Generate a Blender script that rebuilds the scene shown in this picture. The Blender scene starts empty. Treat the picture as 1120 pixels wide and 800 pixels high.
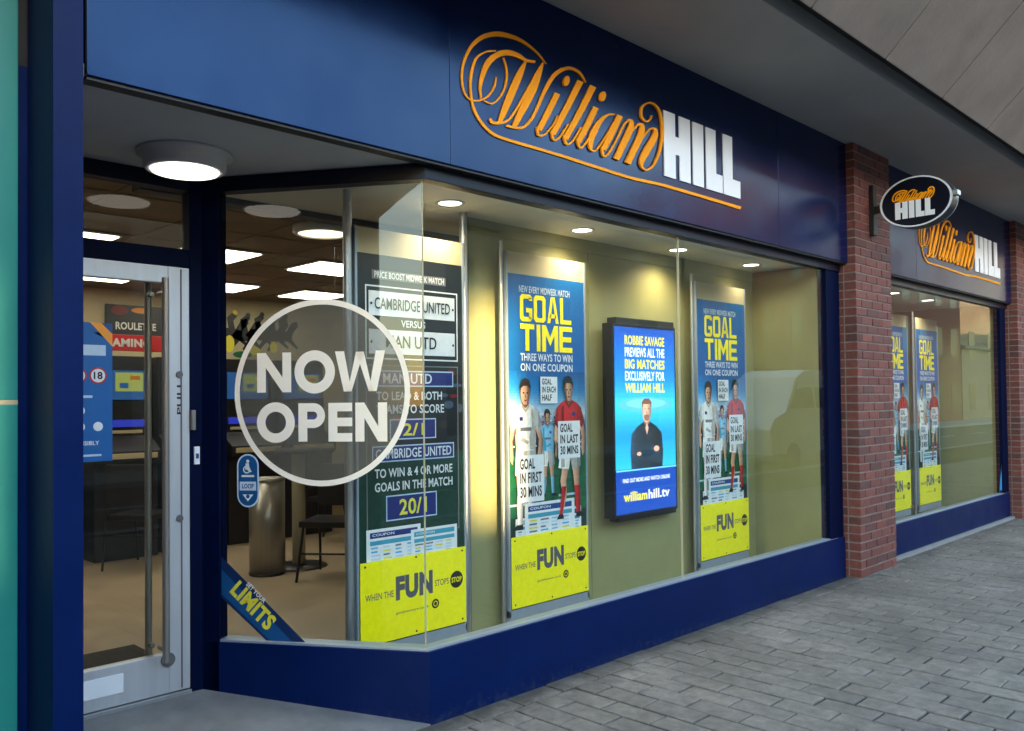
# A betting shop front under a concrete canopy, dusk light from the street side.  Units: metres; x along the shopfront, y into the shop, z up.
EXPO = 4.2
K = .055          # lamp level
KS = .115
SKY = .15; SKY_DUST = .8
SUN = 2; SUN_ANG = 1.2; SUN_EL = 5.0; SUN_AZ = 200.0
STROKES=[[(.808,3.400,.802,3.396),(.794,3.409,.787,3.404),(.780,3.418,.773,3.412),(.767,3.428,.758,3.421),(.752,3.437,.743,3.428),(.735,3.445,.725,3.435),(.716,3.452,.706,3.442),(.695,3.460,.685,3.448),(.673,3.466,.662,3.453),(.651,3.472,.640,3.457),(.630,3.476,.619,3.460),(.609,3.479,.598,3.461),(.588,3.481,.577,3.462),(.567,3.482,.557,3.461),(.546,3.481,.537,3.459),(.526,3.480,.517,3.457),(.505,3.479,.497,3.454),(.484,3.476,.478,3.451),(.463,3.473,.459,3.447),(.442,3.468,.440,3.443),(.421,3.462,.422,3.437),(.399,3.454,.403,3.431),(.378,3.445,.384,3.423),(.357,3.435,.365,3.414),(.336,3.424,.348,3.405),(.317,3.411,.331,3.395),(.298,3.396,.315,3.383),(.281,3.381,.299,3.371),(.265,3.365,.283,3.356),(.251,3.348,.268,3.342),(.238,3.331,.255,3.327),(.226,3.313,.243,3.311),(.216,3.295,.232,3.294),(.207,3.277,.222,3.277),(.199,3.259,.214,3.259),(.192,3.242,.206,3.242),(.187,3.225,.200,3.226),(.182,3.208,.195,3.209),(.180,3.191,.192,3.193),(.178,3.175,.190,3.177),(.178,3.159,.189,3.162),(.179,3.143,.190,3.146),(.181,3.127,.192,3.130),(.185,3.111,.195,3.115),(.190,3.097,.200,3.101),(.196,3.085,.205,3.090),(.202,3.076,.211,3.082),(.210,3.069,.219,3.075),(.219,3.063,.227,3.071),(.229,3.060,.235,3.068),(.240,3.058,.245,3.066),(.253,3.058,.255,3.066),(.266,3.059,.267,3.067),(.281,3.063,.280,3.070),(.295,3.067,.293,3.074),(.308,3.072,.306,3.079),(.322,3.079,.318,3.085),(.335,3.086,.330,3.093),(.348,3.095,.342,3.101),(.361,3.104,.353,3.110),(.372,3.114,.363,3.119),(.382,3.124,.372,3.128),(.391,3.136,.381,3.138),(.400,3.147,.388,3.149),(.407,3.159,.395,3.160),(.413,3.170,.401,3.171),(.417,3.181,.406,3.181),(.420,3.192,.409,3.191),(.422,3.203,.412,3.201),(.423,3.213,.415,3.212),(.425,3.224,.418,3.223)],
[(.420,3.364,.420,3.356),(.406,3.360,.406,3.352),(.393,3.356,.393,3.348),(.379,3.352,.380,3.344),(.365,3.347,.367,3.340),(.351,3.341,.354,3.334),(.337,3.332,.341,3.326),(.322,3.323,.327,3.317),(.307,3.313,.314,3.307),(.293,3.302,.302,3.297),(.281,3.290,.292,3.286),(.271,3.277,.284,3.275),(.264,3.264,.278,3.263),(.257,3.250,.273,3.250),(.252,3.236,.268,3.237),(.247,3.222,.264,3.224),(.243,3.208,.260,3.210),(.239,3.193,.256,3.195),(.237,3.178,.253,3.180),(.235,3.163,.251,3.166),(.234,3.148,.249,3.152),(.234,3.134,.248,3.138),(.234,3.120,.248,3.124),(.235,3.106,.248,3.110),(.237,3.093,.250,3.097),(.239,3.079,.252,3.084),(.241,3.066,.254,3.071),(.244,3.053,.257,3.058),(.247,3.039,.261,3.045),(.251,3.026,.267,3.033),(.258,3.013,.273,3.021),(.265,3.001,.281,3.009),(.275,2.988,.290,2.997),(.286,2.976,.300,2.986),(.298,2.965,.311,2.975),(.311,2.954,.324,2.965),(.325,2.944,.338,2.956),(.340,2.935,.353,2.947),(.357,2.927,.369,2.939),(.375,2.919,.387,2.933),(.396,2.913,.406,2.928),(.418,2.910,.426,2.925),(.441,2.908,.448,2.923),(.466,2.907,.472,2.922),(.492,2.907,.499,2.922),(.522,2.906,.528,2.921),(.555,2.906,.562,2.921),(.593,2.906,.599,2.921),(.632,2.906,.638,2.921),(.673,2.906,.679,2.921),(.713,2.906,.720,2.921),(.753,2.906,.759,2.921),(.791,2.906,.798,2.921),(.831,2.906,.838,2.921),(.874,2.905,.881,2.921),(.921,2.905,.928,2.921),(.974,2.904,.982,2.920),(1.032,2.902,1.040,2.919),(1.094,2.901,1.102,2.917),(1.157,2.899,1.165,2.916),(1.220,2.898,1.228,2.915),(1.284,2.897,1.292,2.914),(1.350,2.895,1.358,2.912),(1.417,2.894,1.425,2.911),(1.483,2.893,1.491,2.910),(1.548,2.893,1.555,2.910),(1.610,2.894,1.617,2.912),(1.671,2.897,1.677,2.915),(1.730,2.900,1.736,2.918),(1.788,2.903,1.795,2.921),(1.845,2.905,1.853,2.923),(1.900,2.906,1.909,2.925),(1.953,2.906,1.962,2.925),(2.006,2.906,2.015,2.925),(2.058,2.906,2.068,2.925),(2.113,2.906,2.123,2.926),(2.167,2.906,2.177,2.926),(2.220,2.906,2.230,2.926),(2.275,2.906,2.285,2.926),(2.334,2.906,2.345,2.926),(2.401,2.905,2.412,2.926),(2.477,2.905,2.488,2.926),(2.561,2.905,2.573,2.926),(2.652,2.904,2.664,2.925),(2.745,2.903,2.757,2.925),(2.839,2.903,2.851,2.925)],
[(.717,3.391,.714,3.378),(.702,3.389,.699,3.375),(.687,3.386,.684,3.372),(.672,3.384,.669,3.369),(.659,3.382,.654,3.367),(.646,3.382,.639,3.366),(.636,3.383,.624,3.366),(.626,3.386,.611,3.367),(.616,3.389,.600,3.368),(.605,3.393,.588,3.369),(.591,3.395,.577,3.369),(.576,3.396,.563,3.369),(.561,3.396,.548,3.368),(.544,3.396,.533,3.366),(.526,3.394,.519,3.364),(.509,3.391,.506,3.361),(.491,3.386,.492,3.357),(.474,3.380,.479,3.352),(.457,3.373,.466,3.347),(.439,3.365,.453,3.340),(.423,3.355,.441,3.333),(.406,3.343,.428,3.324),(.390,3.331,.415,3.314),(.375,3.317,.403,3.302),(.360,3.303,.391,3.291),(.347,3.287,.381,3.279),(.337,3.271,.371,3.266),(.328,3.254,.362,3.252),(.321,3.237,.354,3.237),(.315,3.221,.346,3.222),(.310,3.206,.339,3.207),(.306,3.191,.333,3.193),(.303,3.178,.328,3.180),(.301,3.164,.323,3.167),(.300,3.151,.319,3.155),(.300,3.139,.316,3.143),(.300,3.127,.315,3.131),(.302,3.116,.315,3.120),(.304,3.105,.316,3.109),(.307,3.095,.317,3.098),(.309,3.084,.317,3.087)],
[(.472,3.339,.479,3.342),(.476,3.329,.484,3.333),(.480,3.320,.489,3.324),(.484,3.310,.494,3.315),(.488,3.300,.498,3.305),(.490,3.290,.501,3.294),(.492,3.279,.504,3.283),(.493,3.268,.505,3.272),(.493,3.257,.506,3.260),(.493,3.245,.505,3.248),(.491,3.233,.504,3.235),(.488,3.220,.500,3.221),(.484,3.206,.496,3.207),(.479,3.192,.491,3.192),(.474,3.178,.484,3.178),(.467,3.165,.478,3.164),(.460,3.153,.470,3.151),(.451,3.140,.461,3.138),(.442,3.129,.451,3.126),(.433,3.118,.442,3.115),(.424,3.109,.432,3.105),(.416,3.101,.423,3.097),(.408,3.094,.415,3.089),(.400,3.089,.406,3.083),(.393,3.084,.396,3.077),(.385,3.081,.385,3.073),(.376,3.079,.374,3.071),(.366,3.079,.362,3.072),(.355,3.080,.351,3.073),(.344,3.081,.340,3.074),(.332,3.081,.330,3.075)],
[(.642,3.375,.651,3.374),(.630,3.360,.646,3.359),(.618,3.346,.640,3.344),(.606,3.331,.635,3.329),(.594,3.316,.629,3.314),(.582,3.299,.622,3.297),(.570,3.282,.614,3.279),(.559,3.263,.605,3.261),(.547,3.244,.595,3.241),(.536,3.224,.584,3.221),(.524,3.203,.574,3.201),(.513,3.181,.562,3.179),(.501,3.158,.550,3.156),(.489,3.134,.537,3.132),(.478,3.111,.524,3.109),(.468,3.089,.512,3.087),(.459,3.069,.500,3.067),(.451,3.049,.489,3.047),(.444,3.030,.477,3.028),(.436,3.011,.465,3.010),(.429,2.992,.454,2.991)],
[(.365,2.991,.378,3.000),(.368,2.988,.382,2.996),(.370,2.984,.385,2.993),(.373,2.980,.388,2.990),(.378,2.976,.390,2.989),(.385,2.974,.394,2.988),(.395,2.973,.400,2.988),(.406,2.974,.408,2.989),(.417,2.976,.418,2.991),(.430,2.979,.429,2.993),(.442,2.983,.440,2.997),(.455,2.987,.452,3.000),(.468,2.992,.465,3.004),(.483,2.999,.477,3.009),(.498,3.008,.490,3.016),(.513,3.019,.503,3.025),(.527,3.033,.516,3.037),(.541,3.050,.530,3.053),(.556,3.068,.544,3.071),(.570,3.088,.559,3.090),(.585,3.108,.574,3.110),(.600,3.130,.589,3.132),(.615,3.153,.604,3.155),(.631,3.178,.620,3.179),(.647,3.203,.637,3.204),(.665,3.230,.655,3.231),(.684,3.258,.674,3.259),(.704,3.287,.694,3.289),(.725,3.318,.716,3.319),(.746,3.349,.738,3.350),(.767,3.380,.759,3.381)],
[(.772,3.397,.782,3.397),(.758,3.378,.777,3.378),(.743,3.359,.771,3.359),(.729,3.340,.765,3.340),(.715,3.322,.759,3.321),(.703,3.304,.753,3.303),(.692,3.288,.747,3.287),(.683,3.272,.741,3.272),(.674,3.258,.735,3.257),(.666,3.242,.727,3.240),(.656,3.225,.717,3.221),(.645,3.205,.704,3.200),(.632,3.183,.690,3.178),(.619,3.159,.675,3.154),(.607,3.136,.659,3.130),(.594,3.112,.643,3.107),(.581,3.089,.627,3.083),(.569,3.065,.610,3.060),(.556,3.040,.593,3.036),(.544,3.016,.576,3.012),(.532,2.992,.559,2.989)],
[(.489,2.982,.493,2.993),(.499,2.982,.504,2.994),(.509,2.981,.515,2.994),(.520,2.980,.525,2.994),(.531,2.981,.535,2.994),(.544,2.982,.547,2.996),(.557,2.984,.560,2.998),(.572,2.986,.574,2.999),(.588,2.989,.587,3.002),(.604,2.994,.600,3.006),(.620,3.001,.613,3.011),(.636,3.011,.625,3.019),(.650,3.023,.638,3.030),(.665,3.036,.651,3.042),(.678,3.050,.664,3.055),(.691,3.066,.676,3.069),(.704,3.082,.687,3.085),(.715,3.100,.698,3.102),(.726,3.118,.709,3.120),(.737,3.137,.719,3.139),(.748,3.156,.730,3.157),(.760,3.175,.740,3.177),(.771,3.195,.750,3.196),(.783,3.215,.760,3.216),(.795,3.235,.771,3.237),(.808,3.254,.783,3.257),(.821,3.273,.796,3.277),(.835,3.293,.810,3.297),(.850,3.313,.825,3.317),(.865,3.331,.840,3.336),(.878,3.346,.855,3.354),(.892,3.358,.871,3.368),(.905,3.369,.886,3.381),(.918,3.378,.902,3.392),(.933,3.388,.916,3.402),(.948,3.399,.930,3.412)],
[(.931,3.388,.923,3.406),(.945,3.395,.937,3.412),(.960,3.402,.951,3.419),(.973,3.409,.967,3.426),(.986,3.414,.984,3.432),(.998,3.417,1.002,3.436),(1.013,3.420,1.020,3.438),(1.028,3.421,1.038,3.438),(1.045,3.420,1.056,3.437),(1.060,3.419,1.073,3.435),(1.074,3.416,1.089,3.430),(1.087,3.411,1.102,3.423),(1.099,3.404,1.113,3.414),(1.110,3.395,1.123,3.404),(1.122,3.386,1.133,3.393),(1.134,3.377,1.143,3.383)],
[(.871,3.257,.912,3.254),(.856,3.232,.897,3.229),(.841,3.208,.882,3.205),(.826,3.184,.867,3.180),(.811,3.160,.851,3.156),(.796,3.136,.836,3.132),(.781,3.113,.820,3.108),(.766,3.090,.804,3.085),(.751,3.067,.788,3.062),(.736,3.044,.772,3.038),(.721,3.021,.757,3.015)],
[(.720,3.028,.739,3.032),(.720,3.019,.739,3.023),(.720,3.009,.738,3.013),(.720,2.999,.738,3.004),(.722,2.990,.738,2.997),(.728,2.984,.740,2.994),(.739,2.982,.744,2.993),(.750,2.984,.751,2.994),(.763,2.987,.760,2.996),(.777,2.994,.771,3.001),(.790,3.002,.783,3.008),(.804,3.014,.796,3.018),(.819,3.029,.810,3.032),(.834,3.045,.826,3.048),(.849,3.062,.841,3.064),(.861,3.076,.853,3.078),(.871,3.089,.862,3.090),(.878,3.100,.870,3.101),(.884,3.111,.877,3.112),(.890,3.122,.883,3.123),(.897,3.133,.890,3.133)],
[(1.066,3.378,1.114,3.374),(1.041,3.339,1.088,3.336),(1.016,3.302,1.063,3.298),(.992,3.264,1.038,3.260),(.968,3.227,1.013,3.223),(.944,3.191,.988,3.186),(.921,3.156,.964,3.151),(.898,3.122,.939,3.116),(.876,3.088,.915,3.083),(.853,3.055,.891,3.049),(.830,3.021,.867,3.016)],
[(.830,3.032,.849,3.039),(.833,3.022,.851,3.028),(.835,3.011,.853,3.016),(.838,3.000,.855,3.006),(.842,2.990,.858,2.998),(.850,2.984,.861,2.994),(.861,2.983,.864,2.994),(.873,2.986,.870,2.995),(.885,2.992,.879,2.999),(.898,3.001,.889,3.006),(.910,3.011,.901,3.015),(.923,3.026,.914,3.028),(.938,3.044,.928,3.046),(.953,3.064,.944,3.065),(.968,3.084,.960,3.086),(.983,3.104,.975,3.105)],
[(1.178,3.377,1.228,3.373),(1.153,3.338,1.202,3.335),(1.128,3.300,1.176,3.296),(1.103,3.262,1.151,3.258),(1.079,3.224,1.125,3.220),(1.054,3.188,1.099,3.183),(1.030,3.153,1.073,3.147),(1.005,3.118,1.047,3.112),(.981,3.084,1.021,3.078),(.957,3.050,.996,3.044),(.933,3.017,.970,3.010)],
[(.932,3.030,.951,3.037),(.936,3.020,.955,3.026),(.939,3.008,.957,3.014),(.943,2.997,.960,3.003),(.948,2.987,.964,2.995),(.958,2.981,.967,2.992),(.971,2.982,.971,2.992),(.984,2.987,.978,2.995),(.996,2.994,.988,3.000),(1.009,3.004,1.000,3.009),(1.022,3.016,1.012,3.019),(1.036,3.031,1.025,3.033),(1.050,3.049,1.040,3.051),(1.065,3.069,1.055,3.070),(1.079,3.089,1.071,3.091),(1.094,3.109,1.086,3.110)],
[(1.203,3.258,1.248,3.254),(1.186,3.232,1.231,3.229),(1.170,3.207,1.215,3.204),(1.154,3.182,1.199,3.179),(1.138,3.158,1.182,3.154),(1.122,3.134,1.166,3.129),(1.106,3.110,1.149,3.105),(1.091,3.088,1.132,3.082),(1.075,3.065,1.115,3.060),(1.060,3.043,1.098,3.037),(1.045,3.020,1.081,3.015)],
[(1.043,3.034,1.063,3.042),(1.047,3.023,1.067,3.030),(1.051,3.011,1.070,3.017),(1.056,2.999,1.074,3.006),(1.062,2.989,1.077,2.997),(1.071,2.983,1.081,2.994),(1.085,2.985,1.083,2.994),(1.098,2.991,1.089,2.998),(1.109,3.000,1.099,3.005),(1.120,3.011,1.110,3.014),(1.132,3.022,1.121,3.025),(1.143,3.035,1.133,3.038),(1.156,3.051,1.145,3.053),(1.168,3.067,1.159,3.069),(1.181,3.084,1.172,3.086),(1.193,3.101,1.185,3.102)],
[(1.400,3.259,1.400,3.252),(1.387,3.256,1.387,3.248),(1.375,3.254,1.374,3.245),(1.361,3.252,1.361,3.242),(1.346,3.248,1.350,3.238),(1.331,3.242,1.338,3.232),(1.314,3.234,1.326,3.224),(1.297,3.224,1.313,3.214),(1.280,3.213,1.301,3.203),(1.262,3.201,1.289,3.191),(1.246,3.187,1.277,3.178),(1.230,3.172,1.266,3.164),(1.214,3.156,1.255,3.149),(1.200,3.139,1.244,3.133),(1.187,3.122,1.234,3.117),(1.176,3.105,1.225,3.102),(1.168,3.090,1.217,3.089),(1.161,3.075,1.210,3.076),(1.156,3.061,1.204,3.063),(1.153,3.048,1.198,3.051),(1.151,3.036,1.194,3.041),(1.151,3.024,1.190,3.031),(1.153,3.014,1.187,3.021),(1.157,3.005,1.185,3.013),(1.162,2.998,1.184,3.006),(1.169,2.992,1.184,3.002),(1.177,2.989,1.187,3.000),(1.188,2.989,1.192,2.998),(1.199,2.990,1.199,2.999),(1.210,2.994,1.207,3.001),(1.222,3.000,1.215,3.005),(1.233,3.008,1.224,3.012),(1.243,3.018,1.234,3.021),(1.254,3.030,1.245,3.032),(1.266,3.043,1.257,3.046),(1.279,3.058,1.270,3.060),(1.294,3.076,1.285,3.077),(1.311,3.095,1.302,3.097),(1.329,3.116,1.319,3.118),(1.346,3.137,1.336,3.139),(1.362,3.158,1.352,3.159),(1.376,3.177,1.367,3.178),(1.390,3.195,1.380,3.196),(1.403,3.213,1.394,3.214),(1.416,3.232,1.407,3.233),(1.429,3.250,1.420,3.251)],
[(1.424,3.261,1.476,3.258),(1.409,3.237,1.460,3.234),(1.394,3.214,1.445,3.211),(1.379,3.190,1.430,3.187),(1.363,3.167,1.414,3.163),(1.348,3.143,1.398,3.139),(1.333,3.120,1.381,3.115),(1.317,3.096,1.363,3.091),(1.301,3.072,1.345,3.067),(1.286,3.048,1.327,3.043),(1.270,3.024,1.310,3.020)],
[(1.265,3.031,1.284,3.037),(1.267,3.020,1.286,3.025),(1.269,3.008,1.288,3.013),(1.272,2.995,1.290,3.001),(1.275,2.985,1.292,2.992),(1.282,2.978,1.296,2.988),(1.295,2.977,1.297,2.988),(1.307,2.981,1.302,2.989),(1.319,2.987,1.310,2.993),(1.331,2.996,1.320,3.001),(1.343,3.008,1.332,3.011),(1.357,3.022,1.345,3.025),(1.372,3.040,1.360,3.042),(1.387,3.061,1.376,3.062),(1.403,3.082,1.392,3.083),(1.419,3.103,1.407,3.104),(1.435,3.125,1.423,3.126),(1.452,3.149,1.439,3.150),(1.468,3.173,1.455,3.175),(1.483,3.195,1.470,3.197),(1.497,3.213,1.484,3.215),(1.508,3.224,1.497,3.228),(1.518,3.231,1.509,3.237),(1.527,3.237,1.519,3.243),(1.536,3.242,1.529,3.248),(1.547,3.249,1.538,3.254)],
[(1.524,3.246,1.534,3.259),(1.532,3.244,1.541,3.260),(1.540,3.243,1.550,3.261),(1.545,3.242,1.561,3.262),(1.545,3.241,1.574,3.259),(1.544,3.239,1.582,3.252),(1.542,3.234,1.585,3.242),(1.539,3.226,1.585,3.231),(1.533,3.215,1.583,3.219),(1.526,3.203,1.579,3.204),(1.517,3.189,1.572,3.189),(1.507,3.173,1.562,3.171),(1.495,3.155,1.549,3.151),(1.482,3.135,1.535,3.131),(1.468,3.114,1.520,3.110),(1.454,3.094,1.505,3.089),(1.440,3.073,1.491,3.069),(1.427,3.052,1.477,3.048),(1.413,3.031,1.462,3.026),(1.399,3.010,1.447,3.005),(1.385,2.989,1.433,2.984)],
[(1.458,3.054,1.449,3.056),(1.476,3.077,1.466,3.078),(1.494,3.101,1.483,3.102),(1.511,3.124,1.500,3.125),(1.529,3.146,1.517,3.148),(1.547,3.166,1.534,3.168),(1.564,3.183,1.552,3.187),(1.582,3.198,1.570,3.203),(1.599,3.213,1.587,3.217),(1.617,3.227,1.605,3.232),(1.635,3.242,1.623,3.247)],
[(1.626,3.241,1.631,3.254),(1.636,3.240,1.640,3.257),(1.647,3.241,1.651,3.260),(1.653,3.241,1.664,3.263),(1.652,3.240,1.681,3.262),(1.650,3.239,1.692,3.254),(1.649,3.233,1.696,3.243),(1.646,3.222,1.696,3.230),(1.640,3.209,1.694,3.215),(1.633,3.195,1.689,3.198),(1.625,3.180,1.682,3.181),(1.616,3.165,1.672,3.163),(1.605,3.148,1.659,3.144),(1.592,3.130,1.645,3.125),(1.578,3.110,1.631,3.105),(1.564,3.090,1.617,3.086),(1.550,3.070,1.603,3.065),(1.536,3.049,1.588,3.044),(1.522,3.027,1.574,3.023),(1.508,3.006,1.559,3.001),(1.495,2.985,1.544,2.980)],
[(1.568,3.045,1.559,3.046),(1.588,3.068,1.578,3.070),(1.609,3.093,1.598,3.094),(1.630,3.117,1.618,3.118),(1.650,3.139,1.637,3.142),(1.669,3.160,1.655,3.162),(1.687,3.178,1.674,3.181),(1.704,3.196,1.691,3.199),(1.721,3.211,1.709,3.215),(1.736,3.225,1.724,3.229),(1.750,3.235,1.739,3.240),(1.760,3.242,1.751,3.249),(1.768,3.246,1.763,3.254),(1.775,3.248,1.772,3.258),(1.783,3.251,1.780,3.260),(1.792,3.254,1.788,3.263)],
[(1.775,3.252,1.787,3.263),(1.782,3.249,1.794,3.263),(1.789,3.247,1.802,3.263),(1.793,3.245,1.812,3.263),(1.795,3.243,1.823,3.260),(1.794,3.241,1.830,3.254),(1.792,3.236,1.834,3.246),(1.789,3.229,1.836,3.237),(1.784,3.222,1.836,3.227),(1.778,3.213,1.833,3.214),(1.769,3.202,1.826,3.199),(1.758,3.188,1.815,3.182),(1.743,3.171,1.800,3.162),(1.725,3.151,1.784,3.142),(1.708,3.132,1.767,3.123),(1.693,3.113,1.753,3.105),(1.681,3.097,1.739,3.089),(1.669,3.080,1.726,3.073),(1.658,3.064,1.713,3.058),(1.649,3.049,1.702,3.045),(1.643,3.035,1.693,3.034),(1.640,3.022,1.686,3.024),(1.639,3.011,1.679,3.015),(1.641,3.001,1.674,3.007),(1.645,2.993,1.671,3.000),(1.652,2.986,1.671,2.995),(1.659,2.980,1.675,2.990),(1.669,2.975,1.682,2.985),(1.681,2.972,1.691,2.982),(1.696,2.970,1.700,2.982),(1.712,2.973,1.710,2.983),(1.729,2.980,1.722,2.988),(1.747,2.988,1.738,2.996),(1.766,3.000,1.754,3.006),(1.784,3.014,1.771,3.018),(1.801,3.030,1.786,3.033),(1.817,3.049,1.800,3.051),(1.833,3.071,1.814,3.072),(1.847,3.095,1.828,3.095),(1.861,3.119,1.840,3.119),(1.872,3.143,1.850,3.142),(1.881,3.168,1.858,3.166),(1.889,3.192,1.865,3.190),(1.896,3.218,1.871,3.214),(1.900,3.243,1.874,3.238),(1.902,3.267,1.875,3.261),(1.900,3.291,1.874,3.284),(1.896,3.316,1.871,3.308),(1.890,3.339,1.866,3.331),(1.883,3.360,1.860,3.352),(1.874,3.378,1.852,3.369),(1.864,3.391,1.844,3.381),(1.851,3.402,1.833,3.391),(1.838,3.409,1.822,3.397),(1.824,3.414,1.809,3.402),(1.809,3.418,1.797,3.405),(1.794,3.420,1.785,3.407),(1.777,3.419,1.772,3.407),(1.760,3.417,1.758,3.406),(1.744,3.413,1.745,3.403),(1.728,3.407,1.733,3.398),(1.713,3.400,1.721,3.392),(1.697,3.391,1.708,3.385),(1.683,3.381,1.696,3.376),(1.670,3.369,1.686,3.366),(1.661,3.357,1.679,3.357),(1.656,3.345,1.675,3.347),(1.654,3.331,1.673,3.335),(1.654,3.318,1.673,3.323),(1.656,3.306,1.674,3.312),(1.660,3.296,1.677,3.303),(1.668,3.288,1.683,3.297),(1.678,3.283,1.690,3.292),(1.689,3.279,1.700,3.289),(1.701,3.277,1.709,3.287),(1.713,3.277,1.716,3.287),(1.725,3.280,1.722,3.288),(1.736,3.285,1.728,3.291),(1.746,3.292,1.736,3.296),(1.754,3.298,1.743,3.302),(1.761,3.305,1.749,3.307),(1.766,3.311,1.754,3.312),(1.770,3.318,1.758,3.318),(1.773,3.324,1.761,3.324),(1.776,3.330,1.765,3.330),(1.779,3.336,1.769,3.336)]]
DOTS=[[(.990,3.350),(.984,3.336),(.975,3.323),(.963,3.315),(.952,3.312),(.944,3.315),(.939,3.324),(.940,3.337),(.946,3.351),(.955,3.364),(.966,3.372),(.977,3.375),(.986,3.372),(.990,3.363)],[(1.314,3.342),(1.308,3.328),(1.297,3.314),(1.284,3.305),(1.271,3.302),(1.261,3.306),(1.256,3.315),(1.257,3.328),(1.263,3.343),(1.274,3.356),(1.287,3.365),(1.299,3.368),(1.310,3.365),(1.315,3.356)]]
import bpy, bmesh, math, random
from mathutils import Vector, Matrix, geometry
random.seed(7)
SC = bpy.context.scene
COL = SC.collection
R = math.radians

# ------------------------------------------------------------------ render settings, camera
SC.render.engine = 'CYCLES'
SC.render.resolution_x, SC.render.resolution_y = 1024, 731
cy = SC.cycles
cy.use_denoising = True
try: cy.denoiser = 'OPENIMAGEDENOISE'
except Exception: pass
cy.max_bounces = 10; cy.transparent_max_bounces = 24; cy.glossy_bounces = 5; cy.diffuse_bounces = 5
cy.sample_clamp_indirect = 6.0
cy.caustics_reflective = False; cy.caustics_refractive = False
vs = SC.view_settings
vs.view_transform = 'Standard'; vs.look = 'None'; vs.gamma = 1.0; vs.use_curve_mapping = False
vs.exposure = EXPO

cam_d = bpy.data.cameras.new('camera'); cam = bpy.data.objects.new('camera', cam_d); COL.objects.link(cam)
SC.camera = cam
cam_d.sensor_width = 36.0; cam_d.lens = 29.893; cam_d.shift_y = 0.01696
cam_d.clip_start = 0.05; cam_d.clip_end = 2000
RX = Vector((.709, -.705, -.011)); RD = Vector((.007, .023, -1.0)); RF = Vector((.705, .709, .021))
RF.normalize(); RX = (RX - RX.dot(RF)*RF).normalized(); UP = RX.cross(RF).normalized()
cam.matrix_world = Matrix(((RX.x, UP.x, -RF.x, -2.61), (RX.y, UP.y, -RF.y, -3.206), (RX.z, UP.z, -RF.z, 1.55), (0, 0, 0, 1)))

# ------------------------------------------------------------------ materials
def lin(r, g, b):
    f = lambda c: (c/12.92 if c <= .04045 else ((c+.055)/1.055)**2.4)
    return (f(r/255), f(g/255), f(b/255), 1)
def mat(name, col, rough=.5, metal=0, var=.0, scale=6, bump=0, bscale=40, spec=.5, coat=0, emit=None, es=1, alpha=1, stretch=(1, 1, 1), rvar=0, coatr=.05):
    m = bpy.data.materials.new(name); m.use_nodes = True
    nt = m.node_tree; p = nt.nodes['Principled BSDF']
    c = tuple(col[:3]) + (1,)
    p.inputs['Base Color'].default_value = c; p.inputs['Roughness'].default_value = rough
    p.inputs['Metallic'].default_value = metal; p.inputs['Specular IOR Level'].default_value = spec
    p.inputs['Coat Weight'].default_value = coat; p.inputs['Coat Roughness'].default_value = coatr
    p.inputs['Alpha'].default_value = alpha
    if emit: p.inputs['Emission Color'].default_value = tuple(emit[:3])+(1,); p.inputs['Emission Strength'].default_value = es
    if var or bump or rvar:
        tc = nt.nodes.new('ShaderNodeTexCoord'); mp = nt.nodes.new('ShaderNodeMapping'); mp.inputs['Scale'].default_value = stretch
        nt.links.new(tc.outputs['Object'], mp.inputs['Vector'])
        n = nt.nodes.new('ShaderNodeTexNoise'); n.inputs['Scale'].default_value = scale; n.inputs['Detail'].default_value = 7
        n.inputs['Roughness'].default_value = .62
        nt.links.new(mp.outputs[0], n.inputs['Vector'])
        if var:
            mx = nt.nodes.new('ShaderNodeMix'); mx.data_type = 'RGBA'
            mx.inputs[6].default_value = tuple(min(1, v*(1-var)) for v in c[:3])+(1,)
            mx.inputs[7].default_value = tuple(min(1, v*(1+var)) for v in c[:3])+(1,)
            cr = nt.nodes.new('ShaderNodeMapRange'); cr.inputs[1].default_value = .3; cr.inputs[2].default_value = .7
            nt.links.new(n.outputs['Fac'], cr.inputs[0]); nt.links.new(cr.outputs[0], mx.inputs[0]); nt.links.new(mx.outputs[2], p.inputs['Base Color'])
        if rvar:
            cr2 = nt.nodes.new('ShaderNodeMapRange'); cr2.inputs[1].default_value = .3; cr2.inputs[2].default_value = .7
            cr2.inputs[3].default_value = max(0, rough-rvar); cr2.inputs[4].default_value = rough+rvar
            nt.links.new(n.outputs['Fac'], cr2.inputs[0]); nt.links.new(cr2.outputs[0], p.inputs['Roughness'])
        if bump:
            n2 = nt.nodes.new('ShaderNodeTexNoise'); n2.inputs['Scale'].default_value = bscale; n2.inputs['Detail'].default_value = 5
            nt.links.new(mp.outputs[0], n2.inputs['Vector'])
            b = nt.nodes.new('ShaderNodeBump'); b.inputs['Strength'].default_value = bump; b.inputs['Distance'].default_value = .01
            nt.links.new(n2.outputs['Fac'], b.inputs['Height']); nt.links.new(b.outputs[0], p.inputs['Normal'])
    return m
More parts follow.
